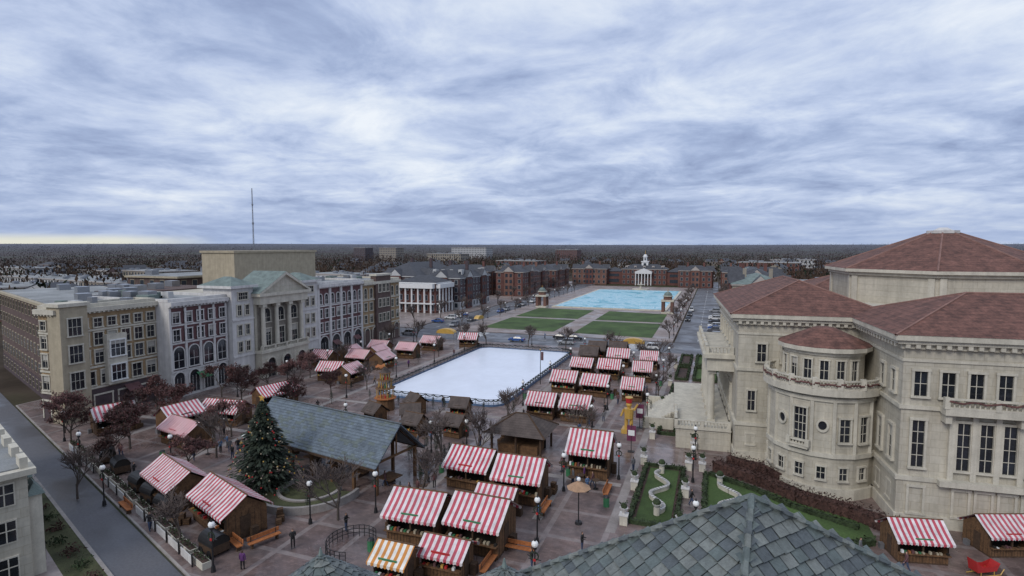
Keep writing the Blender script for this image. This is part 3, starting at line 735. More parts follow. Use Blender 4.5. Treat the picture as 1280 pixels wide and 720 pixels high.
balus(B('balustrade'),(-3.3,3.9),(-.3,3.9),12.1,creamt); balus(B('balustrade'),(-3.3,23),(-3.3,4),12.1,creamt)
B.setT(faceT(0,27,0,0))
for i in range(6): win(B,27-(6.7+i*3.4),3.2,1.3,4.6,creamt,fd=.2,mh=3); win(B,27-(6.7+i*3.4),12.8,1.0,2.0,creamt,fd=.2)
B.done()
# ---------------------------------------------------------------- near slate roof
def wp(x,y,z): a=plan(x,y); return Vector((a[0],a[1],z))
A=wp(5.74,13.0,20.0)
Lc=wp(5.74-.875*7.5,13+.484*7.5,15.5);Nc=wp(5.74-.45*8.4,13-.893*8.4,15.5);Rc=wp(14.7,13.0,15.5);Fc=wp(9,20,15.5)
B=Bld('slate_roofed_building')
def slates(mb,A,P,Q,w=.38,e=.30):
    ed=(Q-P).normalized(); nrm=(P-A).cross(Q-A).normalized()
    if nrm.z<0: nrm=-nrm
    foot=P+ed*((A-P).dot(ed)); up=(A-foot); H=up.length; up.normalize(); Lt=(Q-P).length; fx=(foot-P).dot(ed)
    mb.add([A-nrm*.05,P-nrm*.05,Q-nrm*.05],[(0,1,2)],slateA[2])
    k=0; y=0
    while y<H:
        xa=fx*y/H; xb=Lt-(Lt-fx)*y/H
        x=xa-(k%2)*w/2-R.uniform(0,.03)
        while x<xb:
            x0=max(x,xa);x1=min(x+w-.022,xb)
            if x1-x0>.04:
                j=R.uniform(-.016,.016);t=.06
                y1=min(y+e*1.25,H)
                b0=P+ed*x0+up*(y+j)+nrm*(t+R.uniform(0,.018)); b1=P+ed*x1+up*(y+j)+nrm*(t+R.uniform(0,.018))
                t0=P+ed*x0+up*y1+nrm*.004;t1=P+ed*x1+up*y1+nrm*.004
                mb.add([b0,b1,t1,t0],[(0,1,2,3)],R.choice(slateA))
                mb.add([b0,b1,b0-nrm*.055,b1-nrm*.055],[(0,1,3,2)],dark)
            x+=w
        y+=e;k+=1
for P,Q in ((Lc,Nc),(Nc,Rc),(Rc,Fc),(Fc,Lc)): slates(B('roof_slates'),A,P,Q)
for P in (Lc,Nc,Rc,Fc):
    d=(P-A);n=int(d.length/.33)
    for i in range(n):
        a=A+d*(i/n)+Vector((0,0,.05));b=A+d*((i+1.15)/n)+Vector((0,0,.02)); B('hip_tiles').tube(b,a,.11,.08,6,slateA[i%4])
B('walls').prism([(p.x,p.y) for p in (Lc,Nc,Rc,Fc)],0,15.4,cream)
B('gutter').prism(offpoly([(p.x,p.y) for p in (Lc,Nc,Rc,Fc)],.25),15.2,15.48,creamt)
B.done()
def turret(px_,Y,ztip,rr,hh):
    x,y=plan((px_-640)/698*Y,Y); B=Bld('slate_turret',(x,y,0))
    B('walls').cyl(0,0,0,ztip-hh,rr-.3,rr-.3,8,cream); a=Vector((0,0,ztip))
    pts=[Vector((rr*math.cos(i*math.pi/4),rr*math.sin(i*math.pi/4),ztip-hh)) for i in range(8)]
    for i in range(8): slates(B('roof_slates'),a,pts[i],pts[(i+1)%8],.3,.25)
    B('finial').cyl(0,0,ztip,ztip+.25,.08,.02,6,copper); B.done()
turret(392,17,16.3,2.8,2.2)
turret(630,15,17.1,2.2,1.6)
# ---------------------------------------------------------------- stalls
def stall(Lx=4.6,D=3.6,canvas=redstripe,wall=2.35,rh=1.25,trimm=wood):
    b=MB();x=Lx/2;y=D/2
    b.box(-x,x,-y,y,0,.15,woodd)
    b.box(-x,x,y-.1,y,.15,wall,wood); b.box(-x,-x+.1,-y,y-.1,.15,wall,wood); b.box(x-.1,x,-y,y-.1,.15,wall,wood)
    b.box(-x+.1,x-.1,-y,-y+.1,.15,1.05,wood)
    for i in range(int(Lx/.3)): b.box(-x+.15+i*.3,-x+.19+i*.3,-y-.02,-y,.15,1.05,woodd)
    for sx in (-1,1):
        for k in range(6): b.box(sx*x-.015,sx*x+.015,-y+.3+k*.55,-y+.34+k*.55,.15,wall,woodd)
        b.box(sx*x-.03,sx*x+.03,-.55,.35,.15,2.0,woodd)
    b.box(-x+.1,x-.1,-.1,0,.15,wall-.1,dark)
    b.box(-x-.05,x+.05,-y-.4,-y+.05,1.05,1.13,wood)
    for sx in (-x+.06,0,x-.06): b.box(sx-.07,sx+.07,-y,-y+.14,1.13,wall,woodd)
    b.box(-x-.1,x+.1,-y-.02,-y+.13,wall-.2,wall,woodd)
    gp=[redp,gold,white,greenp,tanp,woodd,dark,orange,maroon]
    for i in range(int(Lx/.32)):
        xx=-x+.3+i*.32;h=R.uniform(.06,.28)
        if R.random()<.75: b.box(xx-.1,xx+.1,-y-.25,-y,1.13,1.13+h,R.choice(gp))
    for i in range(int(Lx/.4)):
        xx=-x+.35+i*.4; b.box(xx-.12,xx+.12,-.2,-.11,1.3,1.3+R.uniform(.2,.7),R.choice(gp))
    o=.45
    # sagging canvas on rafters
    NS=6
    for sy in (-1,1):
        for i in range(NS*3):
            f0=i/(NS*3);f1=(i+1)/(NS*3)
            def sag(f): return -.06*abs(math.sin(f*NS*math.pi))
            xa=-x-.35+f0*(Lx+.7);xb=-x-.35+f1*(Lx+.7); ye=sy*(y+o); zt=wall+rh+.25
            ym=ye*.5; zm=(wall+zt)/2-.04
            b.add([(xa,ye,wall+sag(f0)*.5),(xb,ye,wall+sag(f1)*.5),(xb,ym,zm+sag(f1)),(xa,ym,zm+sag(f0)),(xb,0,zt),(xa,0,zt)],[(0,1,2,3),(3,2,4,5)],canvas)
    for xx in (-x,x-.06): b.add([(xx,-y,wall),(xx,y,wall),(xx,0,wall+rh),(xx+.06,-y,wall),(xx+.06,y,wall),(xx+.06,0,wall+rh)],[(0,1,2),(3,4,5)],wood)
    n=int((Lx+.7)/.28)
    for sy in (-y-o-.01,y+o+.01):
        for i in range(n):
            a=-x-.35+i*(Lx+.7)/n;c=a+(Lx+.7)/n
            b.add([(a,sy,wall),(c,sy,wall),(c,sy,wall-.18),((a+c)/2,sy,wall-.28),(a,sy,wall-.18)],[(0,1,2,3,4)],canvas)
    b.box(-x-.38,x+.38,-.05,.05,wall+rh+.2,wall+rh+.3,trimm)
    for i in range(12):
        a=-x+i*Lx/12;c=a+Lx/12;z0=wall-.3-.12*math.sin(math.pi*(i%3)/3);z1=wall-.3-.12*math.sin(math.pi*((i+1)%3)/3)
        b.tube((a,-y-.05,z0),(c,-y-.05,z1),.06,.06,4,leaf)
    b.box(-.8,.8,-y-.12,-y-.04,wall-.1,wall+.3,R.choice([woodd,redp,greenp]))
    b.box(x+.1,x+.6,.2,.8,0,.9,woodd); b.box(-x-.5,-x-.1,.6,1.1,0,.6,chrome)
    return b.mesh('stall_mesh')
ST=[stall(),stall(),stall(),stall()]
STL=[stall(7.0,3.6),stall(7.0,3.6)]
STO=stall(2.6,2.4,orstripe,2.1,.8)
STS=stall(3.4,2.4,redstripe,2.0,.7)
STB=stall(3.2,2.8,brownroof,2.3,1.3)
def pst(name,me,s,t,rz=0,sc_=1): return put(name,me,(s,t,Z0),rz,sc_)
for s,t in ((20.4,.5),(25.9,.3),(25.8,12),(20.2,-12.8),(25.9,-13.2),(20.7,-28.4),(26,-28.2)):
    pst('market_stall',R.choice(ST),s,t,R.uniform(-.05,.05),(R.uniform(.84,.94),1,R.uniform(.95,1.05)))
for s,t in ((32.3,.2),(32.3,11.8),(32.4,-14)): pst('market_stall',R.choice(ST),s,t,R.uniform(-.04,.04),(.72,1,1))
for s,t in ((19.5,11),(20,17.5),(24.5,19)): pst('wooden_hut',STB,s,t,0,1.1)
pst('market_stall',ST[0],32.2,-47,0,(.95,1.2,1.3))
for s,t,r_ in ((20.7,-54.3,-.04),(26.7,-55.6,.03),(20.6,-66,.05),(26.5,-65.6,-.03)): pst('market_stall',R.choice(ST),s,t,r_,(1.0,1.15,R.uniform(1.05,1.16)))
pst('market_stall',STS,25.8,-60.2,0,1); pst('market_stall',STS,25.6,-70.6,0,1)
pst('snack_stall',STO,22.4,-73,0,1)
pst('market_stall',STL[0],-6.5,-68.3,ra,1.0); pst('market_stall',STL[1],2.9,-70.6,ra,1.03)
for s,t,a in ((-20,-56,-.2),(-22.4,-47.3,.1),(-22.8,-37,1.3)): pst('market_stall',R.choice(STL),s,t,a,.9)
pst('market_stall',ST[1],-34.5,-55.5,1.2,1)
pst('market_stall',ST[2],-26,-52,1.4,1)
for s,t in ((-34.5,-10),(-25,-19.6),(-20.6,-20),(-32.5,-3.5),(-27.3,-7),(-21.9,-7),(-22.2,4.7),(-21.6,15.2),(-30,5),(-27,-1),(-15,23)):
    pst('market_stall',R.choice(ST),s,t,R.choice([0,0,.2,1.57]),(.95,.95,.95))
x,y=plan(33.8,45.5); pst('market_stall',ST[0],x,y,rad(12),.82)
x,y=plan(41.7,46.4); pst('market_stall',ST[1],x,y,rad(20),.8)
for s,t in ((-1.5,-40),(3.5,-38.5),(9,-33),(6.5,-42.5),(12,-41),(1.5,-33.5)): pst('wooden_hut',STB,s,t,R.uniform(-.5,.5),.8)
B=Bld('timber_pavilion',(22.3,-42.8,Z0))
for a in (-3.2,0,3.2):
    for b in (-2.4,2.4): B('posts').box(a-.12,a+.12,b-.12,b+.12,0,2.7,woodd)
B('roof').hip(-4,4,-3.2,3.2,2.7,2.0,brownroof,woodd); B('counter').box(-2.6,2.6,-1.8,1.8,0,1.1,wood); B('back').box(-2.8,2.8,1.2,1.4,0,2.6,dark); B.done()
B=Bld('slate_pavilion',(3.2,-55.9,Z0),rad(-10.8))
Lx,hy=10.7,3.9
for i in range(7):
    x=-10+i*20/6
    for y in (-3,3): B('posts').box(x-.15,x+.15,y-.15,y+.15,0,3.5,wood)
    B('trusses').tube((x,-3.4,3.4),(x,0,6.5),.12,.12,4,woodd);B('trusses').tube((x,3.4,3.4),(x,0,6.5),.12,.12,4,woodd);B('trusses').box(x-.1,x+.1,-3.3,3.3,3.3,3.5,wood)
    B('trusses').tube((x,0,3.5),(x,0,6.4),.1,.1,4,wood)
rf=B('roof'); rf.gable(-Lx,Lx,-hy,hy,3.2,3.7,pavslate,None,.14)
rf.box(-Lx-.05,Lx+.05,-.12,.12,6.86,6.98,slateA[2])
for sy in (-1,1):
    for k in range(16):
        f0=k/16;f1=(k+1)/16
        ya=sy*hy*(1-f0);yb=sy*hy*(1-f1);za=3.2+3.7*f0+.045;zb=3.2+3.7*f1+.008
        x=-Lx
        while x<Lx:
            xe=min(Lx,x+R.uniform(.5,1.1)); dz=R.uniform(0,.012)
            rf.add([(x,ya,za+dz),(xe,ya,za+dz),(xe,yb,zb+dz),(x,yb,zb+dz),(x,ya,za-.04),(xe,ya,za-.04)],[(0,1,2,3),(0,1,5,4)],R.choice([pavslate,pavslate,pavslate,slateA[0]])); x=xe
B('fascia').box(-Lx,Lx,-hy-.06,-hy,2.95,3.2,woodd); B('fascia').box(-Lx,Lx,hy,hy+.06,2.95,3.2,woodd)
for i in range(5): B('tables').box(-8+i*4,-6+i*4,-1,1,.72,.8,wood);B('tables').box(-7.1+i*4,-6.9+i*4,-.8,.8,0,.72,woodd)
B.done()
B=Bld('curved_stone_terrace',(5.2,-62.2,Z0))
def arcwall(mb,cx,cy,r,a0,a1,z0,z1,w,m,n=24):
    for i in range(n):
        t0=rad(a0+(a1-a0)*i/n);t1=rad(a0+(a1-a0)*(i+1)/n)
        mb.prism([(cx+k*math.cos(t),cy+k*math.sin(t)) for t,k in ((t0,r),(t0,r+w),(t1,r+w),(t1,r))],z0,z1,m)
arcwall(B('walls'),0,0,3.0,-200,20,0,.45,.35,kerb);arcwall(B('walls'),0,0,5.2,-200,10,0,.75,.35,kerb)
arcwall(B('lawn'),0,0,3.36,-200,10,0,.3,1.83,lawnd); B('lawn').cyl(0,0,0,.05,2.9,2.9,20,lawnd); B.done()
# ---------------------------------------------------------------- vegetation
def leafquad(b,p,s,m):
    a=Vector((R.gauss(0,1),R.gauss(0,1),R.gauss(0,1))).normalized(); c=a.orthogonal().normalized();a*=s;c*=s*.55
    p=Vector(p); b.add([p-a,p+c,p+a,p-c],[(0,1,2,3)],m)
def conifer(h,r,n,lights=True):
    b=MB(); b.cyl(0,0,0,h*.95,.16*h/9,.02,7,bark)
    for i in range(n):
        u=R.random()**.75; z=h*(.06+.93*u); t=R.uniform(0,2*math.pi)
        rr=r*(1-u)**.85*(.80+.2*math.sin(z*5.1+R.random())+.14*math.sin(t*9+z*4))
        rr*=R.uniform(.3,1.1)
        d=Vector((math.cos(t),math.sin(t),-.28)); p=Vector((math.cos(t)*rr,math.sin(t)*rr,z-.12*rr))
        s=R.uniform(.10,.24)*h/9*1.4; sd=Vector((-d.y,d.x,R.uniform(-.4,.4)))*s*.5
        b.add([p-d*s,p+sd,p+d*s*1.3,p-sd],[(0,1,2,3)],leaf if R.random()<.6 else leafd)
    if lights:
        for i in range(230):
            u=R.random(); z=h*(.08+.88*u); t=R.uniform(0,6.28); rr=r*(1-u)**.85*1.0
            b.sph(math.cos(t)*rr,math.sin(t)*rr,z,.085,R.choice([gold,redp,tanp,gold,tanp]),5,3)
        for k in range(5):
            a=k*2*math.pi/5; b.add([(0,-.04,h+.3),(.5*math.sin(a),0,h+.3+.5*math.cos(a)),(.2*math.sin(a+.63),0,h+.3+.2*math.cos(a+.63)),(.2*math.sin(a-.63),0,h+.3+.2*math.cos(a-.63))],[(0,2,1),(0,1,3)],gold)
    return b.mesh('conifer')
put('christmas_tree',conifer(9.6,4.2,8200),(.2,-63.4,Z0))
SC=[conifer(1.9,.62,420,False),conifer(1.6,.5,380,False)]
for i in range(18): pst('potted_conifer',R.choice(SC),11+R.uniform(-1,5),-51+R.uniform(-4,6),0,R.uniform(.8,1.3))
for i in range(11): pst('potted_conifer',R.choice(SC),-9.5+i*2.1,-30.3+R.uniform(-.6,.6),0,R.uniform(.8,1.1))
for s,t in ((14.8,-60),(15.5,-57),(8,-66),(-4,-62),(-3,-59),(17,-50),(18,-62),(30,-60),(30,-40),(36,-30),(36,-20),(35.8,-8),(-12,-50),(-9,-45),(16.5,-30),(28.6,-20),(28.6,-6),(-14,-34),(-16,-26),(-16,-12),(-17,0),(-6,-46),(0,-44),(4,-29),(16,-38)): pst('potted_conifer',R.choice(SC),s,t,0,R.uniform(.8,1.3))
def bare(h,seed,leaves=None,nl=5,lev=5,spread=.55,mr=.026):
    rr=random.Random(seed);b=MB()
    def grow(p,d,L,r,l):
        q=p+d*L; b.tube(p,q,max(r,mr),max(r*.68,mr*.8),5 if l>2 else 3,bark if l>1 else twig)
        if l==0:
            if leaves:
                for _ in range(nl):
                    s=rr.uniform(.05,.13)*h/6; pp=p.lerp(q,rr.random())+Vector((rr.gauss(0,.1),rr.gauss(0,.1),rr.gauss(0,.1)))*h/5
                    a=Vector((rr.gauss(0,1),rr.gauss(0,1),rr.gauss(0,1))).normalized();c=a.orthogonal()*s*.6;a*=s
                    b.add([pp-a,pp+c,pp+a,pp-c],[(0,1,2,3)],leaves)
            return
        for k in range(3 if l<lev else 4):
            dd=(d+Vector((rr.gauss(0,spread),rr.gauss(0,spread),rr.uniform(-.05,.4)))).normalized()
            grow(p.lerp(q,rr.uniform(.6,1)),dd,L*rr.uniform(.7,.92),r*.6,l-1)
    grow(Vector((0,0,0)),Vector((0,0,1)),h*.25,h*.02,lev)
    return b.mesh('bare_tree')
BT=[bare(6.5,1),bare(6.5,2),bare(6.5,3)]
RT=[bare(6,5,redleaf,9),bare(6,6,redleaf,9),bare(6,8,redleaf,8)]
BTf=[bare(7,11,None,0,4,.55,.05),bare(7,12,None,0,4,.55,.05)]
for s,t,k in ((-25,-60,1.3),(-29,-50,1.3),(-16.5,-52,1.05),(-28,-39,1.25),(-17,-39.5,1.1),(-26,-28,1.1),(-39.5,-58.8,1.15),(-35,-60.8,1.1),(-31,-30,1.05),(-37,-47,1.2),(-34.5,-37,1.15),(-13,-47,.9),(-30,-20,1.05),(-18,-29,.95),(-33,-54,1.1),(-12,-62.5,.9),(-21,-65,1.0)): pst('red_leaf_tree',R.choice(RT),s,t,R.uniform(0,6),k)
for s,t,k in ((18.6,-48.5,1.15),(15,-51,1.2),(12,-66.5,1.15),(17.4,-35,1.05),(33.5,24,.9),(-18,27,1.1),(-12,27.5,1.1),(0,27,1.1),(10,27,1.1),(22,27,1.1),(-31,24,1.2),(-33,15,1.2),(-6,-50,1.0),(29,-37,.95),(17.5,-60,1.0),(-12,-58.5,1.1),(30.5,18,.9),(36.4,-12,.9),(36.4,6,.9),(-14,-24,.95),(-16,8,.95),(2,-75,.9),(-31,-8,1),(-16,-72,1.0)): pst('bare_tree',R.choice(BT),s,t,R.uniform(0,6),k)
for i in range(10):
    pst('street_tree',R.choice(BTf),-31.5,54+i*17,R.uniform(0,6),1.1); pst('street_tree',R.choice(BTf),33.2,54+i*17,R.uniform(0,6),1.1)
    pst('street_tree',R.choice(BTf),-49,54+i*19,R.uniform(0,6),1.3); pst('street_tree',R.choice(BTf),48.8,58+i*19,R.uniform(0,6),1.2)
for k in range(70):
    a=R.uniform(-44,-6);d=R.uniform(150,420); x,y=plan(d*math.sin(rad(a)),d*math.cos(rad(a)))
    if (-62<x and y<300) or (-78<x<-38 and y<32): continue
    put('tree',R.choice(BTf),(x,y,0),R.uniform(0,6),R.uniform(1.3,2.1))
def hedge(name,pts,w,h,m,dens=42):
    b=MB()
    for i in range(len(pts)-1):
        p=Vector(pts[i]);q=Vector(pts[i+1]);L=(q-p).length; T=faceT(p.x,p.y,q.x,q.y);b.T=T
        b.box(0,L,-w*.36,w*.36,Z0,Z0+h*.75,m)
        for k in range(int(L*dens*(w+h)/2)):
            x=R.uniform(-.1,L+.1);f=R.random()
            if f<.5: y=R.uniform(-w/2,w/2);z=h*R.uniform(.72,1.12)
            else: y=R.choice([-1,1])*w/2*R.uniform(.7,1.2);z=R.uniform(0,h)
            leafquad(b,(x,y,Z0+z),R.uniform(.07,.2),m)
    return put(name,b.mesh(name))
sheet('garden_bed',rect(38,42.2,-57.5,-43),Z0+.05,mulch,Z0-.01); sheet('lawn',rect(38.5,41.7,-57,-43.5),Z0+.09,lawn,Z0)
sheet('lawn',[(44.6,-57.5),(53,-58),(59,-53.5),(59,-50.5),(52,-46.5),(46.5,-43.2),(44.6,-43.2)],Z0+.07,lawn,Z0)
hedge('hedge',[(38,-57.6),(38,-43),(42.2,-43),(42.2,-57.6),(38,-57.6)],.5,.55,hedgeg)
hedge('hedge',[(44.6,-57.5),(44.6,-43.3)],.5,.55,hedgeg)
hedge('hedge',[(45.6,-41.5),(50.5,-44.2),(53.6,-47.2),(58,-49.2),(61,-51.5)],1.7,1.4,hedger,60)
hedge('hedge',[(47,-39.8),(50.6,-41.6),(52.2,-43.6)],1.1,1.7,hedger,60)
hedge('hedge',[(45,-43.4),(49.6,-46.2),(52.8,-49),(58,-51.8)],.7,.6,hedgeg)
hedge('hedge',[(45,-57.9),(53,-58.2),(58.6,-54.2)],.7,.7,hedgeg)
for t0 in (-31,-14,3,17):
    sheet('garden_bed',rect(38.2,40.4,t0,t0+11.5),Z0+.05,mulch,Z0-.01)
    hedge('hedge',[(38.2,t0),(38.2,t0+11.5),(40.4,t0+11.5),(40.4,t0),(38.2,t0)],.45,.6,hedgeg,34)
for t0 in (3,17):
    sheet('lawn',rect(41.8,45.8,t0,t0+11.5),Z0+.07,lawn,Z0)
    hedge('hedge',[(41.6,t0),(41.6,t0+11.5),(46,t0+11.5),(46,t0),(41.6,t0)],.5,.7,hedgeg,34)
def serp(name,cx,cy,L,amp,per):
    b=MB();n=36;prev=None
    for i in range(n+1):
        y=cy-L/2+L*i/n;x=cx+amp*math.sin((y-cy)*2*math.pi/per)
        if prev: b.T=faceT(prev[0],prev[1],x,y); l=math.hypot(x-prev[0],y-prev[1]); b.box(-.05,l+.05,-.12,.12,Z0,Z0+.5,creamt); b.box(-.06,l+.06,-.17,.17,Z0+.5,Z0+.58,offw)
        prev=(x,y)
    b.T=None
    for yy in (cy-L/2,cy+L/2):
        x=cx+amp*math.sin((yy-cy)*2*math.pi/per); b.cyl(x,yy,Z0,Z0+.8,.3,.3,10,creamt); b.cyl(x,yy,Z0+.8,Z0+1.2,.2,.45,12,offw); b.sph(x,yy,Z0+1.3,.4,hedgeg,8,5)
    put(name,b.mesh(name))
serp('serpentine_garden_wall',40.1,-50,10.5,.8,5.5); serp('serpentine_garden_wall',47,-50.5,9,1.0,5.5)
ub=MB(); ub.box(-.35,.35,-.35,.35,0,.9,creamt);ub.box(-.42,.42,-.42,.42,.9,1.0,offw);ub.cyl(0,0,1.0,1.15,.15,.12,8,offw);ub.cyl(0,0,1.15,1.6,.18,.42,10,offw);ub.sph(0,0,1.75,.3,hedgeg,8,5)
for i in range(60):
    t=R.uniform(0,6.28);q=R.uniform(.1,.5); leafquad(ub,(q*math.cos(t),q*math.sin(t),1.7+R.random()*.4),R.uniform(.05,.12),hedgeg)
um=ub.mesh('urn')
for s,t in ((37.6,-58),(42.6,-58),(37.6,-42.5),(42.7,-42.5),(44.2,-42.3),(44.1,-58),(42.7,-50),(37.5,-50),(37.6,-33),(37.6,-18),(37.6,-2),(37.6,14),(43,-35.5),(43.6,-62),(49,-60),(55,-58)): pst('stone_urn',um,s,t)
# woodland
wb=MB()
def wood_tree(x,y,z,h,r,m,n):
    for _ in range(n):
        u=R.gauss(0,.45);v=R.gauss(0,.45);w=R.uniform(-1,1)
        p=Vector((x+u*r,y+v*r,z+h*.52+w*h*.45)); s=R.uniform(.5,1.25)*h/11
        a=Vector((R.gauss(0,.45),R.gauss(0,.45),1)).normalized()*s; c=a.cross(Vector((R.gauss(0,1),R.gauss(0,1),.1))).normalized()*s*.55
        wb.add([p-a,p+c,p+a*1.2,p-c],[(0,1,2,3)],m)
cnt=0
while cnt<7400:
    a=R.uniform(-50,52);d=math.exp(R.uniform(math.log(240),math.log(4500)))
    x,y=plan(d*math.sin(rad(a)),d*math.cos(rad(a)))
    if -100<x<90 and y<305: continue
    if -340<x<-96 and 58<y<242 and R.random()<.85: continue
    if x<-60 and y<60 and R.random()<.8: continue
    dd=math.hypot(x,y)
    if dd>4550: continue
    k=1+ d/1100
    wood_tree(x,y,gz(dd),R.uniform(8,13.5)*(1+d/9000),R.uniform(6,9)*k,wever if R.random()<.10 else wtree,20 if d<1200 else 13)
    cnt+=1
put('distant_woodland',wb.mesh('distant_woodland'))
# ---------------------------------------------------------------- street furniture
b=MB(); b.cyl(0,0,0,.5,.2,.14,8,black); b.cyl(0,0,.5,3.5,.075,.055,8,black); b.cyl(0,0,3.5,3.65,.14,.16,8,black); b.sph(0,0,3.9,.27,globe,10,6); b.cyl(0,0,4.15,4.4,.1,.01,6,black)
b.box(-.5,.5,-.03,.03,2.7,2.75,black)
for i in range(10):
    t0=i*.628;t1=t0+.628; b.tube((.3*math.cos(t0),-.06,3.0+.3*math.sin(t0)),(.3*math.cos(t1),-.06,3.0+.3*math.sin(t1)),.06,.06,4,leaf)
b.box(-.1,.1,-.14,-.08,2.62,2.8,redp)
LM=b.mesh('lamp')
for s,t in ((-32,-48),(-32,-36),(-32,-24),(-32,-12),(-32,0),(-32,12),(-32,24),(-14,-30),(-14,-14),(-14,2),(-14,18),(16,-24),(16,-8),(16,8),(16,22),(29.5,-34),(29.5,-22),(29.5,-6),(29.5,8),(36,-25),(36,-12),(36,2),(36,16),(-10,-52),(-6,-60),(-14,-63),(10,-68),(14.5,-64),(16,-46),(30.5,-53),(31,-64),(35.5,-48),(-12,-72),(8,-77),(-25,-66),(-36,-61),(-20,30),(0,30),(20,30),(43.3,-46),(43.3,-39),(44,-60),(33,-71),(-3,-45),(12,-48)): pst('street_lamp',LM,s,t)
for i in range(9):
    for s in (-32.4,34): pst('street_lamp',LM,s,60+i*18)
b=MB(); b.cyl(0,0,0,.25,.35,.3,10,black); b.cyl(0,0,.25,4.2,.06,.05,8,black); b.cyl(0,0,3.5,4.1,1.15,.1,8,mat('tan_canvas',(.42,.26,.16))); b.sph(0,0,4.3,.2,globe)
UM=b.mesh('umbrella'); pst('lantern_umbrella',UM,33.6,-59.4)
b=MB(); b.cyl(0,0,0,6.5,.08,.05,8,black); b.sph(0,0,6.6,.15,gold); b.box(.1,.6,-.02,.02,4.6,6.2,maroon)
FM=b.mesh('banner')
pst('banner_pole',FM,14.5,-9.5)
b=MB(); b.cyl(0,0,0,3.6,.05,.04,8,black); b.box(-.55,.55,-.03,.03,1.4,3.4,mat('purple_banner',(.17,.04,.09))); b.box(-.4,.4,-.045,.045,2.1,2.8,white); b.box(-.4,.4,-.3,.3,0,.08,black)
BM=b.mesh('sign')
for s,t in ((35.6,-39),(35.4,-29)): pst('festival_sign',BM,s,t)
B=Bld('nutcracker_statue',(34.2,-31.5,Z0))
q=B('body'); q.box(-.9,.9,-.9,.9,0,.6,gold); q.cyl(-.35,0,.6,2.0,.25,.25,8,gold);q.cyl(.35,0,.6,2.0,.25,.25,8,gold);q.cyl(0,0,2.0,3.4,.6,.7,10,gold);q.tube((-.7,0,3.2),(-1.1,0,2.2),.17,.14,6,gold);q.tube((.7,0,3.2),(1.2,0,4.1),.17,.14,6,gold)
q.cyl(0,0,3.4,3.6,.25,.25,8,gold);q.sph(0,0,3.95,.42,gold,10,6);q.cyl(0,0,4.2,4.9,.42,.5,10,redp);q.cyl(0,0,4.9,5.0,.55,.55,10,gold); B.done()
B=Bld('christmas_pyramid',(-3.9,-33.6,Z0))
B('base').cyl(0,0,0,1.9,1.5,1.4,8,wood); B('counter').cyl(0,0,1.9,2.0,1.8,1.8,8,orange)
for r_,z0_,z1_ in ((1.35,2.0,3.5),(1.05,3.6,4.8),(.75,4.9,5.9)):
    for i in range(8): t=i*math.pi/4; B('posts').cyl(r_*math.cos(t),r_*math.sin(t),z0_,z1_,.06,.06,5,gold)
    for i in range(6): t=i*math.pi/3; B('figures').cyl(r_*.6*math.cos(t),r_*.6*math.sin(t),z0_,z0_+.7,.14,.05,6,R.choice([redp,white,greenp])); B('figures').sph(r_*.6*math.cos(t),r_*.6*math.sin(t),z0_+.75,.1,tanp,6,4)
    B('decks').cyl(0,0,z1_,z1_+.12,r_+.3,r_+.2,8,wood)
B('roof').cyl(0,0,6.02,6.9,.9,.1,8,brownroof)
for i in range(8):
    t=i*math.pi/4; c_=math.cos(t);s_=math.sin(t); B('vanes').add([(0,0,7.0),(1.5*c_-.2*s_,1.5*s_+.2*c_,6.9),(1.5*c_+.2*s_,1.5*s_-.2*c_,7.15)],[(0,1,2)],orange)
B('finial').cyl(0,0,6.9,7.5,.06,.03,6,gold); B.done()
b=MB(); b.box(-1.4,1.4,-.25,.25,.42,.5,orange)
for x in (-1.1,1.1): b.box(x-.06,x+.06,-.2,.2,0,.42,woodd)
b.box(-1.4,1.4,.22,.28,.6,.95,orange)
for x in (-1.1,1.1): b.box(x-.04,x+.04,.2,.26,.5,.95,woodd)
PB=b.mesh('bench')
for s,t,a in ((6.4,-73.5,ra),(8.6,-72.2,1.2),(28.5,-69,1.57),(-9,-72,ra),(30,-58,1.57),(30,-66,0),(-2,-67,ra),(35,-52,1.57)): pst('park_bench',PB,s,t,a)
b=MB(); b.cyl(0,0,0,.05,.3,.3,10,black);b.cyl(0,0,.05,1.0,.05,.05,6,black);b.cyl(0,0,1.0,1.06,.42,.42,12,woodd)
PT=b.mesh('table')
for s,t in ((31,-51.5),(32.4,-52),(33.6,-51.4),(31.8,-50.6),(29,-48),(17,-59),(16,-62),(14,-54),(28.6,-38),(24,-37),(10,-46),(-14,-58),(-12,-55),(29,-31),(17,-20),(-18,-23),(-24,-14),(-28,-15),(17,-40)): pst('standing_table',PT,s,t)
b=MB(); b.cyl(0,0,0,.95,.3,.3,10,greenp); b.cyl(0,0,.95,1.1,.33,.2,10,black)
LB=b.mesh('bin')
for s,t in ((30,-49),(16,-53),(35.4,-55),(18,-70),(-10,-66),(-18,-61),(15,-20),(29,-15),(-15,-16),(36,-3)): pst('litter_bin',LB,s,t)
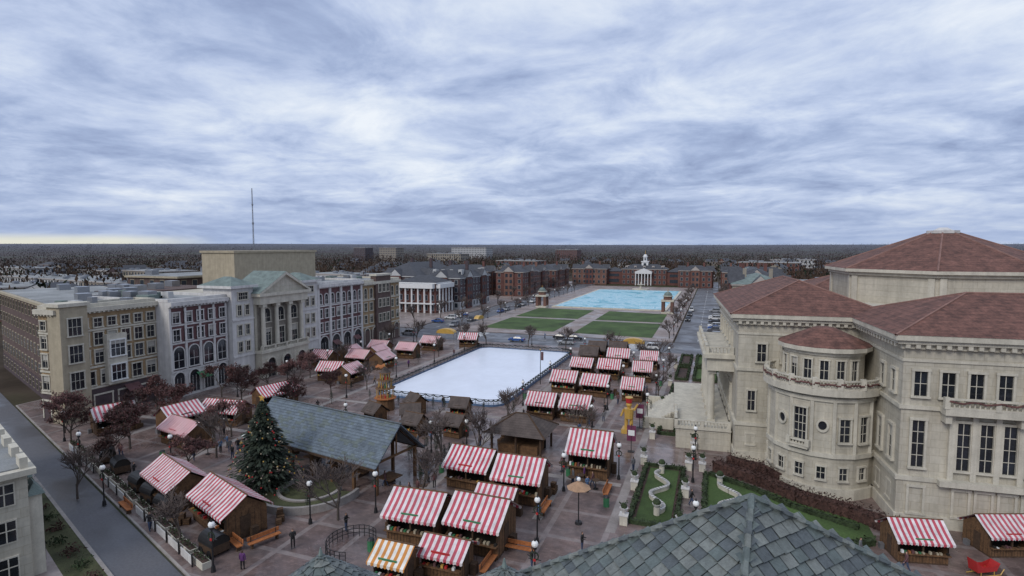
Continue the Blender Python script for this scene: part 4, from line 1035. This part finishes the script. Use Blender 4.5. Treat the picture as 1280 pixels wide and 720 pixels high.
# stacked crates beside the stalls
b=MB()
for (x0,y0,z0,s) in ((0,0,0,.6),(.7,.1,0,.55),(.3,.05,.6,.5),(-.6,.2,0,.5)):
    b.box(x0-s/2,x0+s/2,y0-s/2,y0+s/2,z0+.02,z0+s,wood)
    for k in range(3): b.box(x0-s/2-.02,x0+s/2+.02,y0-s/2-.02,y0+s/2+.02,z0+.08+k*s*.33,z0+.16+k*s*.33,woodd)
CR=b.mesh('crates')
for s,t in ((23.7,-56),(23.6,-67),(29.6,-54),(18,-66.5),(-10.8,-65.5),(-1.4,-72.4),(7,-68.5),(23.2,-28),(23.1,-13),(28.8,-12.5),(28.6,1),(29.6,-46),(-16,-56),(-18.5,-46),(-32,-54),(-24.5,-9),(-30,-8),(19,-41)): pst('wooden_crates',CR,s,t,R.uniform(0,3))
b=MB(); n=10
pts=[(.75*math.cos(math.pi*i/n),.9+.75*math.sin(math.pi*i/n)) for i in range(n+1)]
vs=[(-1,y,z) for y,z in pts]+[(1,y,z) for y,z in pts]
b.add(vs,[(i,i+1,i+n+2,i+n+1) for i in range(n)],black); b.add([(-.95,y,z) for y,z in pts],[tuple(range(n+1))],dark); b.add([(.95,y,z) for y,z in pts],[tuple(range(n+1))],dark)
b.box(-.95,.95,-.7,.7,.25,.9,woodd)
for x in (-.6,.6):
    for y in (-.72,.72):
        b.T=Matrix.Translation((x,y,.3))@Matrix.Rotation(math.pi/2,4,'X'); b.cyl(0,0,-.04,.04,.3,.3,12,black); b.T=None
BK=b.mesh('cart')
for a in (2,13,17,21,28,33): s,t=rp(a,-2.6); pst('covered_cart',BK,s,t,ra+R.uniform(-.2,.2),1.1)
b=MB(); b.box(-1.2,1.2,-.35,.35,0,.55,creamt);b.box(-1.1,1.1,-.27,.27,.55,.58,mulch)
for i in range(70): leafquad(b,(R.uniform(-1.1,1.1),R.uniform(-.3,.3),.6+R.random()*.3),R.uniform(.06,.14),hedgeg)
PLm=b.mesh('planter')
for i in range(15): s,t=rp(1+i*2.9,-1.2+R.uniform(-.1,.1)); pst('stone_planter',PLm,s,t,ra+R.uniform(-.05,.05))
b=MB()
for i in range(14):
    if i in (5,9): continue
    p=rp(1+i*2.9,-.5);q=rp(1+i*2.9+2.3,-.5); b.T=faceT(*p,*q); b.box(0,2.4,-.03,.03,Z0+.15,Z0+.85,offw); b.box(-.05,.05,-.05,.05,Z0,Z0+1.1,black)
put('low_white_fence',b.mesh('fence'))
for k in range(14):
    s,t=rp(-4+k*3.0,5.4+R.uniform(-.4,.4)); b=MB()
    for i in range(120):
        q=Vector((R.gauss(0,.35),R.gauss(0,.35),abs(R.gauss(.25,.2)))); leafquad(b,q,R.uniform(.06,.16),hedger if k%2 else hedgeg)
    put('shrub',b.mesh('shrub'),(s,t,.1))
b=MB();pv=None
for i in range(19):
    t=rad(60+i*13); p=(16.4+2.1*math.cos(t),-70.4+2.3*math.sin(t))
    b.cyl(p[0],p[1],Z0,Z0+1.05,.035,.035,5,black)
    if pv:
        for z in (.35,.7,1.02): b.tube((*pv,Z0+z),(*p,Z0+z),.03,.03,4,black)
    pv=p
put('curved_railing',b.mesh('railing'))
b=MB(); pv=None
for i in range(9):
    t=math.pi*i/8; p=(-3*math.cos(t),0,2.6+1.2*math.sin(t))
    if pv: b.add([(pv[0],-1,pv[2]),(p[0],-1,p[2]),(p[0],1,p[2]),(pv[0],1,pv[2])],[(0,1,2,3)],gold); b.add([(pv[0],-1,pv[2]),(p[0],-1,p[2]),(p[0],-1,2.3),(pv[0],-1,2.3)],[(0,1,2,3)],gold)
    pv=p
for x in (-2.9,2.9):
    for y in (-.9,.9): b.cyl(x,y,0,2.6,.08,.08,6,chrome)
YM=b.mesh('canopy'); pst('yellow_entrance_canopy',YM,-24.5,29,0,.9); pst('yellow_entrance_canopy',YM,26.5,30,0,.9); put('yellow_entrance_canopy',YM,(-29,62,Z0),1.57,.8)
# ---------------------------------------------------------------- vehicles
def car(paint,suv=False):
    b=MB(); W=.88; zr=1.62 if suv else 1.42
    prof=[(-2.2,.35),(-2.25,.62),(-2.1,.86),(-1.2,.95),(1.75,.98),(2.15,.9),(2.25,.6),(2.2,.32)]
    low=[]
    for cx in (1.38,-1.38):
        for i in range(7):
            t=math.pi*i/6; low.append((cx+.37*math.cos(t),.32+.36*math.sin(t)))
    P=prof+low
    n=len(P)
    vs=[(x,-W*(1 if z<.8 else .95),z) for x,z in P]+[(x,W*(1 if z<.8 else .95),z) for x,z in P]
    b.add(vs,[(i,(i+1)%n,(i+1)%n+n,i+n) for i in range(n)]+[tuple(range(n)),tuple(range(2*n-1,n-1,-1))],paint)
    bx0,bx1,tx0,tx1=(-1.15,2.1,-.5,1.85) if suv else (-1.15,1.8,-.35,1.05)
    g=[(bx0,-.82,.94),(bx1,-.82,.96),(bx1,.82,.96),(bx0,.82,.94),(tx0,-.64,zr),(tx1,-.64,zr),(tx1,.64,zr),(tx0,.64,zr)]
    b.add(g,[(0,1,5,4),(1,2,6,5),(2,3,7,6),(3,0,4,7)],glass)
    b.add([(tx0-.03,-.67,zr-.02),(tx1+.03,-.67,zr-.02),(tx1+.03,.67,zr-.02),(tx0-.03,.67,zr-.02),(tx0+.1,-.6,zr+.05),(tx1-.1,-.6,zr+.05),(tx1-.1,.6,zr+.05),(tx0+.1,.6,zr+.05)],[(4,5,6,7),(0,1,5,4),(1,2,6,5),(2,3,7,6),(3,0,4,7)],paint)
    for x0,x1 in ((bx0,tx0),(.35,.35),(bx1,tx1)):
        for s in (-1,1): b.tube((x0,s*.83,.95),(x1,s*.65,zr),.04,.04,4,paint)
    for x in (-1.38,1.38):
        for s in (-1,1):
            b.T=Matrix.Translation((x,s*.8,.32))@Matrix.Rotation(math.pi/2,4,'X'); b.cyl(0,0,-.1,.1,.32,.32,14,tyre); b.cyl(0,0,-.115,.115,.19,.19,10,chrome); b.T=None
    for s in (-.6,.6): b.box(-2.27,-2.15,s-.2,s+.2,.62,.76,globe); b.box(2.15,2.26,s-.2,s+.2,.66,.82,redp)
    for s in (-1,1): b.box(-.95,-.78,s*.92-.07,s*.92+.07,.95,1.07,paint)
    return b.mesh('car')
cp=[mat('car_white',(.6,.6,.6),rough=.25,var=.03),mat('car_black',(.02,.02,.025),rough=.2,var=.1),mat('car_silver',(.28,.29,.31),rough=.25,var=.03),mat('car_blue',(.03,.08,.25),rough=.25,var=.03),mat('car_grey',(.09,.09,.1),rough=.25,var=.05)]
CM=[car(p,i%2==0) for i,p in enumerate(cp)]
for s,t,k,a in ((-6,35,3,0),(4.5,43,1,math.pi),(8.5,43.2,1,math.pi),(-40,35,2,0),(30,35.5,0,0),(50,43,0,math.pi),(-55,43,1,math.pi),(-70,35,0,0),(8,35.3,2,0)): put('car',CM[k],(s,t,.01),a)
for i in range(12):
    if R.random()<.3: put('parked_car',R.choice(CM),(-44.6,62.4+i*5,.01),0,.95)
for i in range(14):
    if R.random()<.35: put('parked_car',R.choice(CM),(-35.2,56+i*7,.01),1.57)
for i in range(14):
    if R.random()<.75: put('parked_car',R.choice(CM),(45.2,62.4+i*5,.01),0,.95)
for i in range(10):
    if R.random()<.45: put('parked_car',R.choice(CM),(36.3,56+i*8,.01),1.57)
for i in range(40): put('parked_car',R.choice(CM),(-130-(i%12)*6,90+(i//12)*30,0),1.57)
# ---------------------------------------------------------------- people
def person(pose,coat,trous,hair):
    J={'pel':(0,0,.95,.15),'sp':(0,0,1.15,.15),'ch':(0,0,1.35,.17),'nk':(0,0,1.5,.062),'hd':(0,.01,1.62,.10),'tp':(0,.0,1.71,.085)}
    st=.28 if pose=='walk' else .04
    for s,n in ((-1,'l'),(1,'r')):
        o=s*st
        J['h'+n]=(s*.1,0,.9,.1);J['k'+n]=(s*.11,o*.45+(.05 if pose=='walk' else 0),.5,.075);J['a'+n]=(s*.11,o,.1,.055);J['t'+n]=(s*.12,o+.16,.045,.045)
        J['s'+n]=(s*.19,0,1.4,.075);J['e'+n]=(s*.25,-o*.3,1.14,.055)
        if pose=='hold': J['w'+n]=(s*.14,.26,1.2,.04);J['f'+n]=(s*.1,.33,1.22,.035)
        else: J['w'+n]=(s*.27,-o*.7+.05,.9,.042);J['f'+n]=(s*.27,-o*.8+.07,.8,.035)
    E=[('pel','sp'),('sp','ch'),('ch','nk'),('nk','hd'),('hd','tp')]
    for n in 'lr': E+=[('pel','h'+n),('h'+n,'k'+n),('k'+n,'a'+n),('a'+n,'t'+n),('ch','s'+n),('s'+n,'e'+n),('e'+n,'w'+n),('w'+n,'f'+n)]
    ks=list(J);me=bpy.data.meshes.new('p');me.from_pydata([J[k][:3] for k in ks],[(ks.index(a),ks.index(b)) for a,b in E],[])
    o=bpy.data.objects.new('tmp_person',me);sc.collection.objects.link(o)
    o.modifiers.new('s','SKIN');o.modifiers['s'].use_smooth_shade=True
    sv=me.skin_vertices[0].data
    for i,k in enumerate(ks): sv[i].radius=(J[k][3],J[k][3]*(.78 if k in('pel','sp','ch') else 1)); sv[i].use_root=(k=='pel')
    m=o.modifiers.new('u','SUBSURF');m.levels=1;m.render_levels=1
    dg=bpy.context.evaluated_depsgraph_get();dg.update()
    r=bpy.data.meshes.new_from_object(o.evaluated_get(dg)); bpy.data.objects.remove(o)
    r.materials.clear()
    for q in (coat,trous,mat('skin',(.5,.3,.22),var=.05),hair,black): r.materials.append(q)
    for p in r.polygons:
        c=p.center
        p.material_index=3 if c.z>1.66 or (c.z>1.52 and c.y<-.02) else 2 if c.z>1.5 or (abs(c.x)>.2 and c.z<.88 and c.z>.7) else 0 if c.z>.82 else 4 if c.z<.1 else 1
    return r
cc=[maroon,black,rbd,mat('grey_coat',(.15,.15,.16)),mat('tan_coat',(.3,.2,.12)),black,mat('purple_coat',(.12,.04,.15))]
jeans=mat('denim',(.05,.07,.13))
PM=[person(['stand','walk','hold'][i%3],cc[i%7],jeans if i%2 else black,mat('hair_brown',(.07,.04,.025))) for i in range(9)]
spots=[(31,-50.9),(31.8,-52.2),(32.9,-52.4),(33.2,-51),(32,-49.8),(29.8,-45),(28,-35),(30,-28),(30.5,-18),(29.6,-3),(34.5,-22),(17,-44),(15.5,-55.5),(16.3,-59),(14,-68),(11.5,-72),(12,-58.5),(-12,-56.5),(-11.2,-56),(-14,-60),(-8,-55),(-16,-66),(-3,-74),(-17,-44),(-13.5,-38),(-15,-20),(-16.5,-5),(-13,10),(4,-29),(8,-30.5),(-6,-29.5),(17.2,-10),(17.4,3),(30,15),(35,-64),(31.8,-68),(23.5,-60),(29.8,-60),(-29,-30),(-30,-14),(-26,2),(36.7,-45),(43.4,-52),(-2,-47),(4,-46.5),(20,-36),(18.5,-31),(28.7,-42),(57,-57),(60,-58),
 (15.9,-56),(14.9,-54.6),(13.6,-53.6),(17.2,-57),(16,-60.2),(-13,-57),(-13.6,-55.4),(-10,-58),(28.9,-47.4),(30.4,-48.6),(17.3,-20.8),(28.4,-30.4),(10.4,-45),(9.3,-46.6),(33.8,-10),(34.2,-9.4),(29.5,-24),(-19,-51),(-18.2,-51.6),(-24,-62),(-23.2,-62.4),(-30,-42),(0,42),(10,-76)]
for s,t in spots: put('person',R.choice(PM),(s,t,Z0 if t<31 else .01),R.uniform(0,6.28),R.uniform(.95,1.05))
B=Bld('red_sleigh',(*plan(37.3,42.6),Z0),.5)
q=B('body'); q.add([(-.9,-.4,.4),(.8,-.4,.4),(1.1,-.4,1.0),(.3,-.4,.75),(-.5,-.4,.8),(-1.1,-.4,1.35),(-.9,.4,.4),(.8,.4,.4),(1.1,.4,1.0),(.3,.4,.75),(-.5,.4,.8),(-1.1,.4,1.35)],[(0,1,2,3,4,5),(6,7,8,9,10,11),(0,1,7,6),(1,2,8,7),(0,5,11,6),(4,5,11,10)],redp)
for y in (-.38,.38): B('runners').tube((-1.1,y,.06),(1.2,y,.06),.04,.04,5,gold);B('runners').tube((1.2,y,.06),(1.5,y,.5),.04,.04,5,gold);B('runners').tube((-.6,y,.06),(-.6,y,.42),.03,.03,5,gold);B('runners').tube((.6,y,.06),(.6,y,.42),.03,.03,5,gold)
B.done()
# ---------------------------------------------------------------- world
w=bpy.data.worlds.new('World'); sc.world=w; w.use_nodes=True; N=w.node_tree.nodes;L=w.node_tree.links
bg=N['Background']; sky=N.new('ShaderNodeTexSky'); sky.sky_type='NISHITA'; sky.sun_disc=False; sky.sun_elevation=rad(38); sky.sun_rotation=rad(200); sky.air_density=1.2; sky.dust_density=2
tc=N.new('ShaderNodeTexCoord'); sp=N.new('ShaderNodeSeparateXYZ'); L.new(tc.outputs['Generated'],sp.inputs[0])
zz=mth(N,L,'ADD',mth(N,L,'MAXIMUM',sp.outputs[2],0.0),.14)
cb=N.new('ShaderNodeCombineXYZ'); L.new(mth(N,L,'DIVIDE',sp.outputs[0],zz),cb.inputs[0]); L.new(mth(N,L,'DIVIDE',sp.outputs[1],zz),cb.inputs[1]); cb.inputs[2].default_value=8.3
n1=noise(N,L,cb.outputs[0],1.5,12,.6,.5); n2=noise(N,L,cb.outputs[0],.55,4,.5,.4); n3=noise(N,L,cb.outputs[0],4.5,8,.62,.3)
nn=mth(N,L,'ADD',mth(N,L,'ADD',mth(N,L,'MULTIPLY',n1,.5),mth(N,L,'MULTIPLY',n2,.34)),mth(N,L,'MULTIPLY',n3,.16))
up=ramp(N,L,sp.outputs[2],[(0,0.0),(.5,.10)])
nn=mth(N,L,'ADD',nn,mth(N,L,'MULTIPLY_ADD',up,.6,-.025))
cl=ramp(N,L,nn,[(.37,(2.7,3.4,5.4)),(.44,(3.9,4.8,7.0)),(.50,(5.3,6.2,8.3)),(.56,(6.8,7.6,9.1)),(.65,(8.8,9.3,10.0))])
hz=ramp(N,L,sp.outputs[2],[(0.0,.65),(.09,0.0)])
cl=mix(N,L,hz,cl,(3.6,4.6,6.9))
dt=N.new('ShaderNodeVectorMath'); dt.operation='DOT_PRODUCT'; L.new(tc.outputs['Generated'],dt.inputs[0]); dt.inputs[1].default_value=(-.9,.43,0)
gm=ramp(N,L,dt.outputs['Value'],[(.955,0.0),(.985,1.0)])
gz_=ramp(N,L,sp.outputs[2],[(0.0,1.0),(.010,1.0),(.020,0.0)])
gf=mth(N,L,'MULTIPLY',mth(N,L,'MULTIPLY',gm,gz_),.8)
cl=mix(N,L,gf,cl,(9.0,8.8,7.0))
col=mix(N,L,.95,sky.outputs[0],cl)
L.new(col,bg.inputs[0]); bg.inputs[1].default_value=.1
sl=bpy.data.lights.new('sun','SUN'); sl.energy=1.5; sl.angle=rad(20); sl.color=(1,.96,.9)
so=bpy.data.objects.new('sun',sl); sc.collection.objects.link(so)
az=rad(200); el=rad(38)
d=Vector((math.sin(az)*math.cos(el),math.cos(az)*math.cos(el),math.sin(el)))
so.rotation_euler=d.to_track_quat('Z','Y').to_euler()
# ---------------------------------------------------------------- camera
cam=bpy.data.cameras.new('camera'); cam.lens=36*700/1280; cam.clip_end=12000; cam.clip_start=.1
co=bpy.data.objects.new('camera',cam); sc.collection.objects.link(co); co.location=(45.1,-109.2,26.0); co.rotation_euler=(rad(90-4.2),0,rad(20))
sc.camera=co
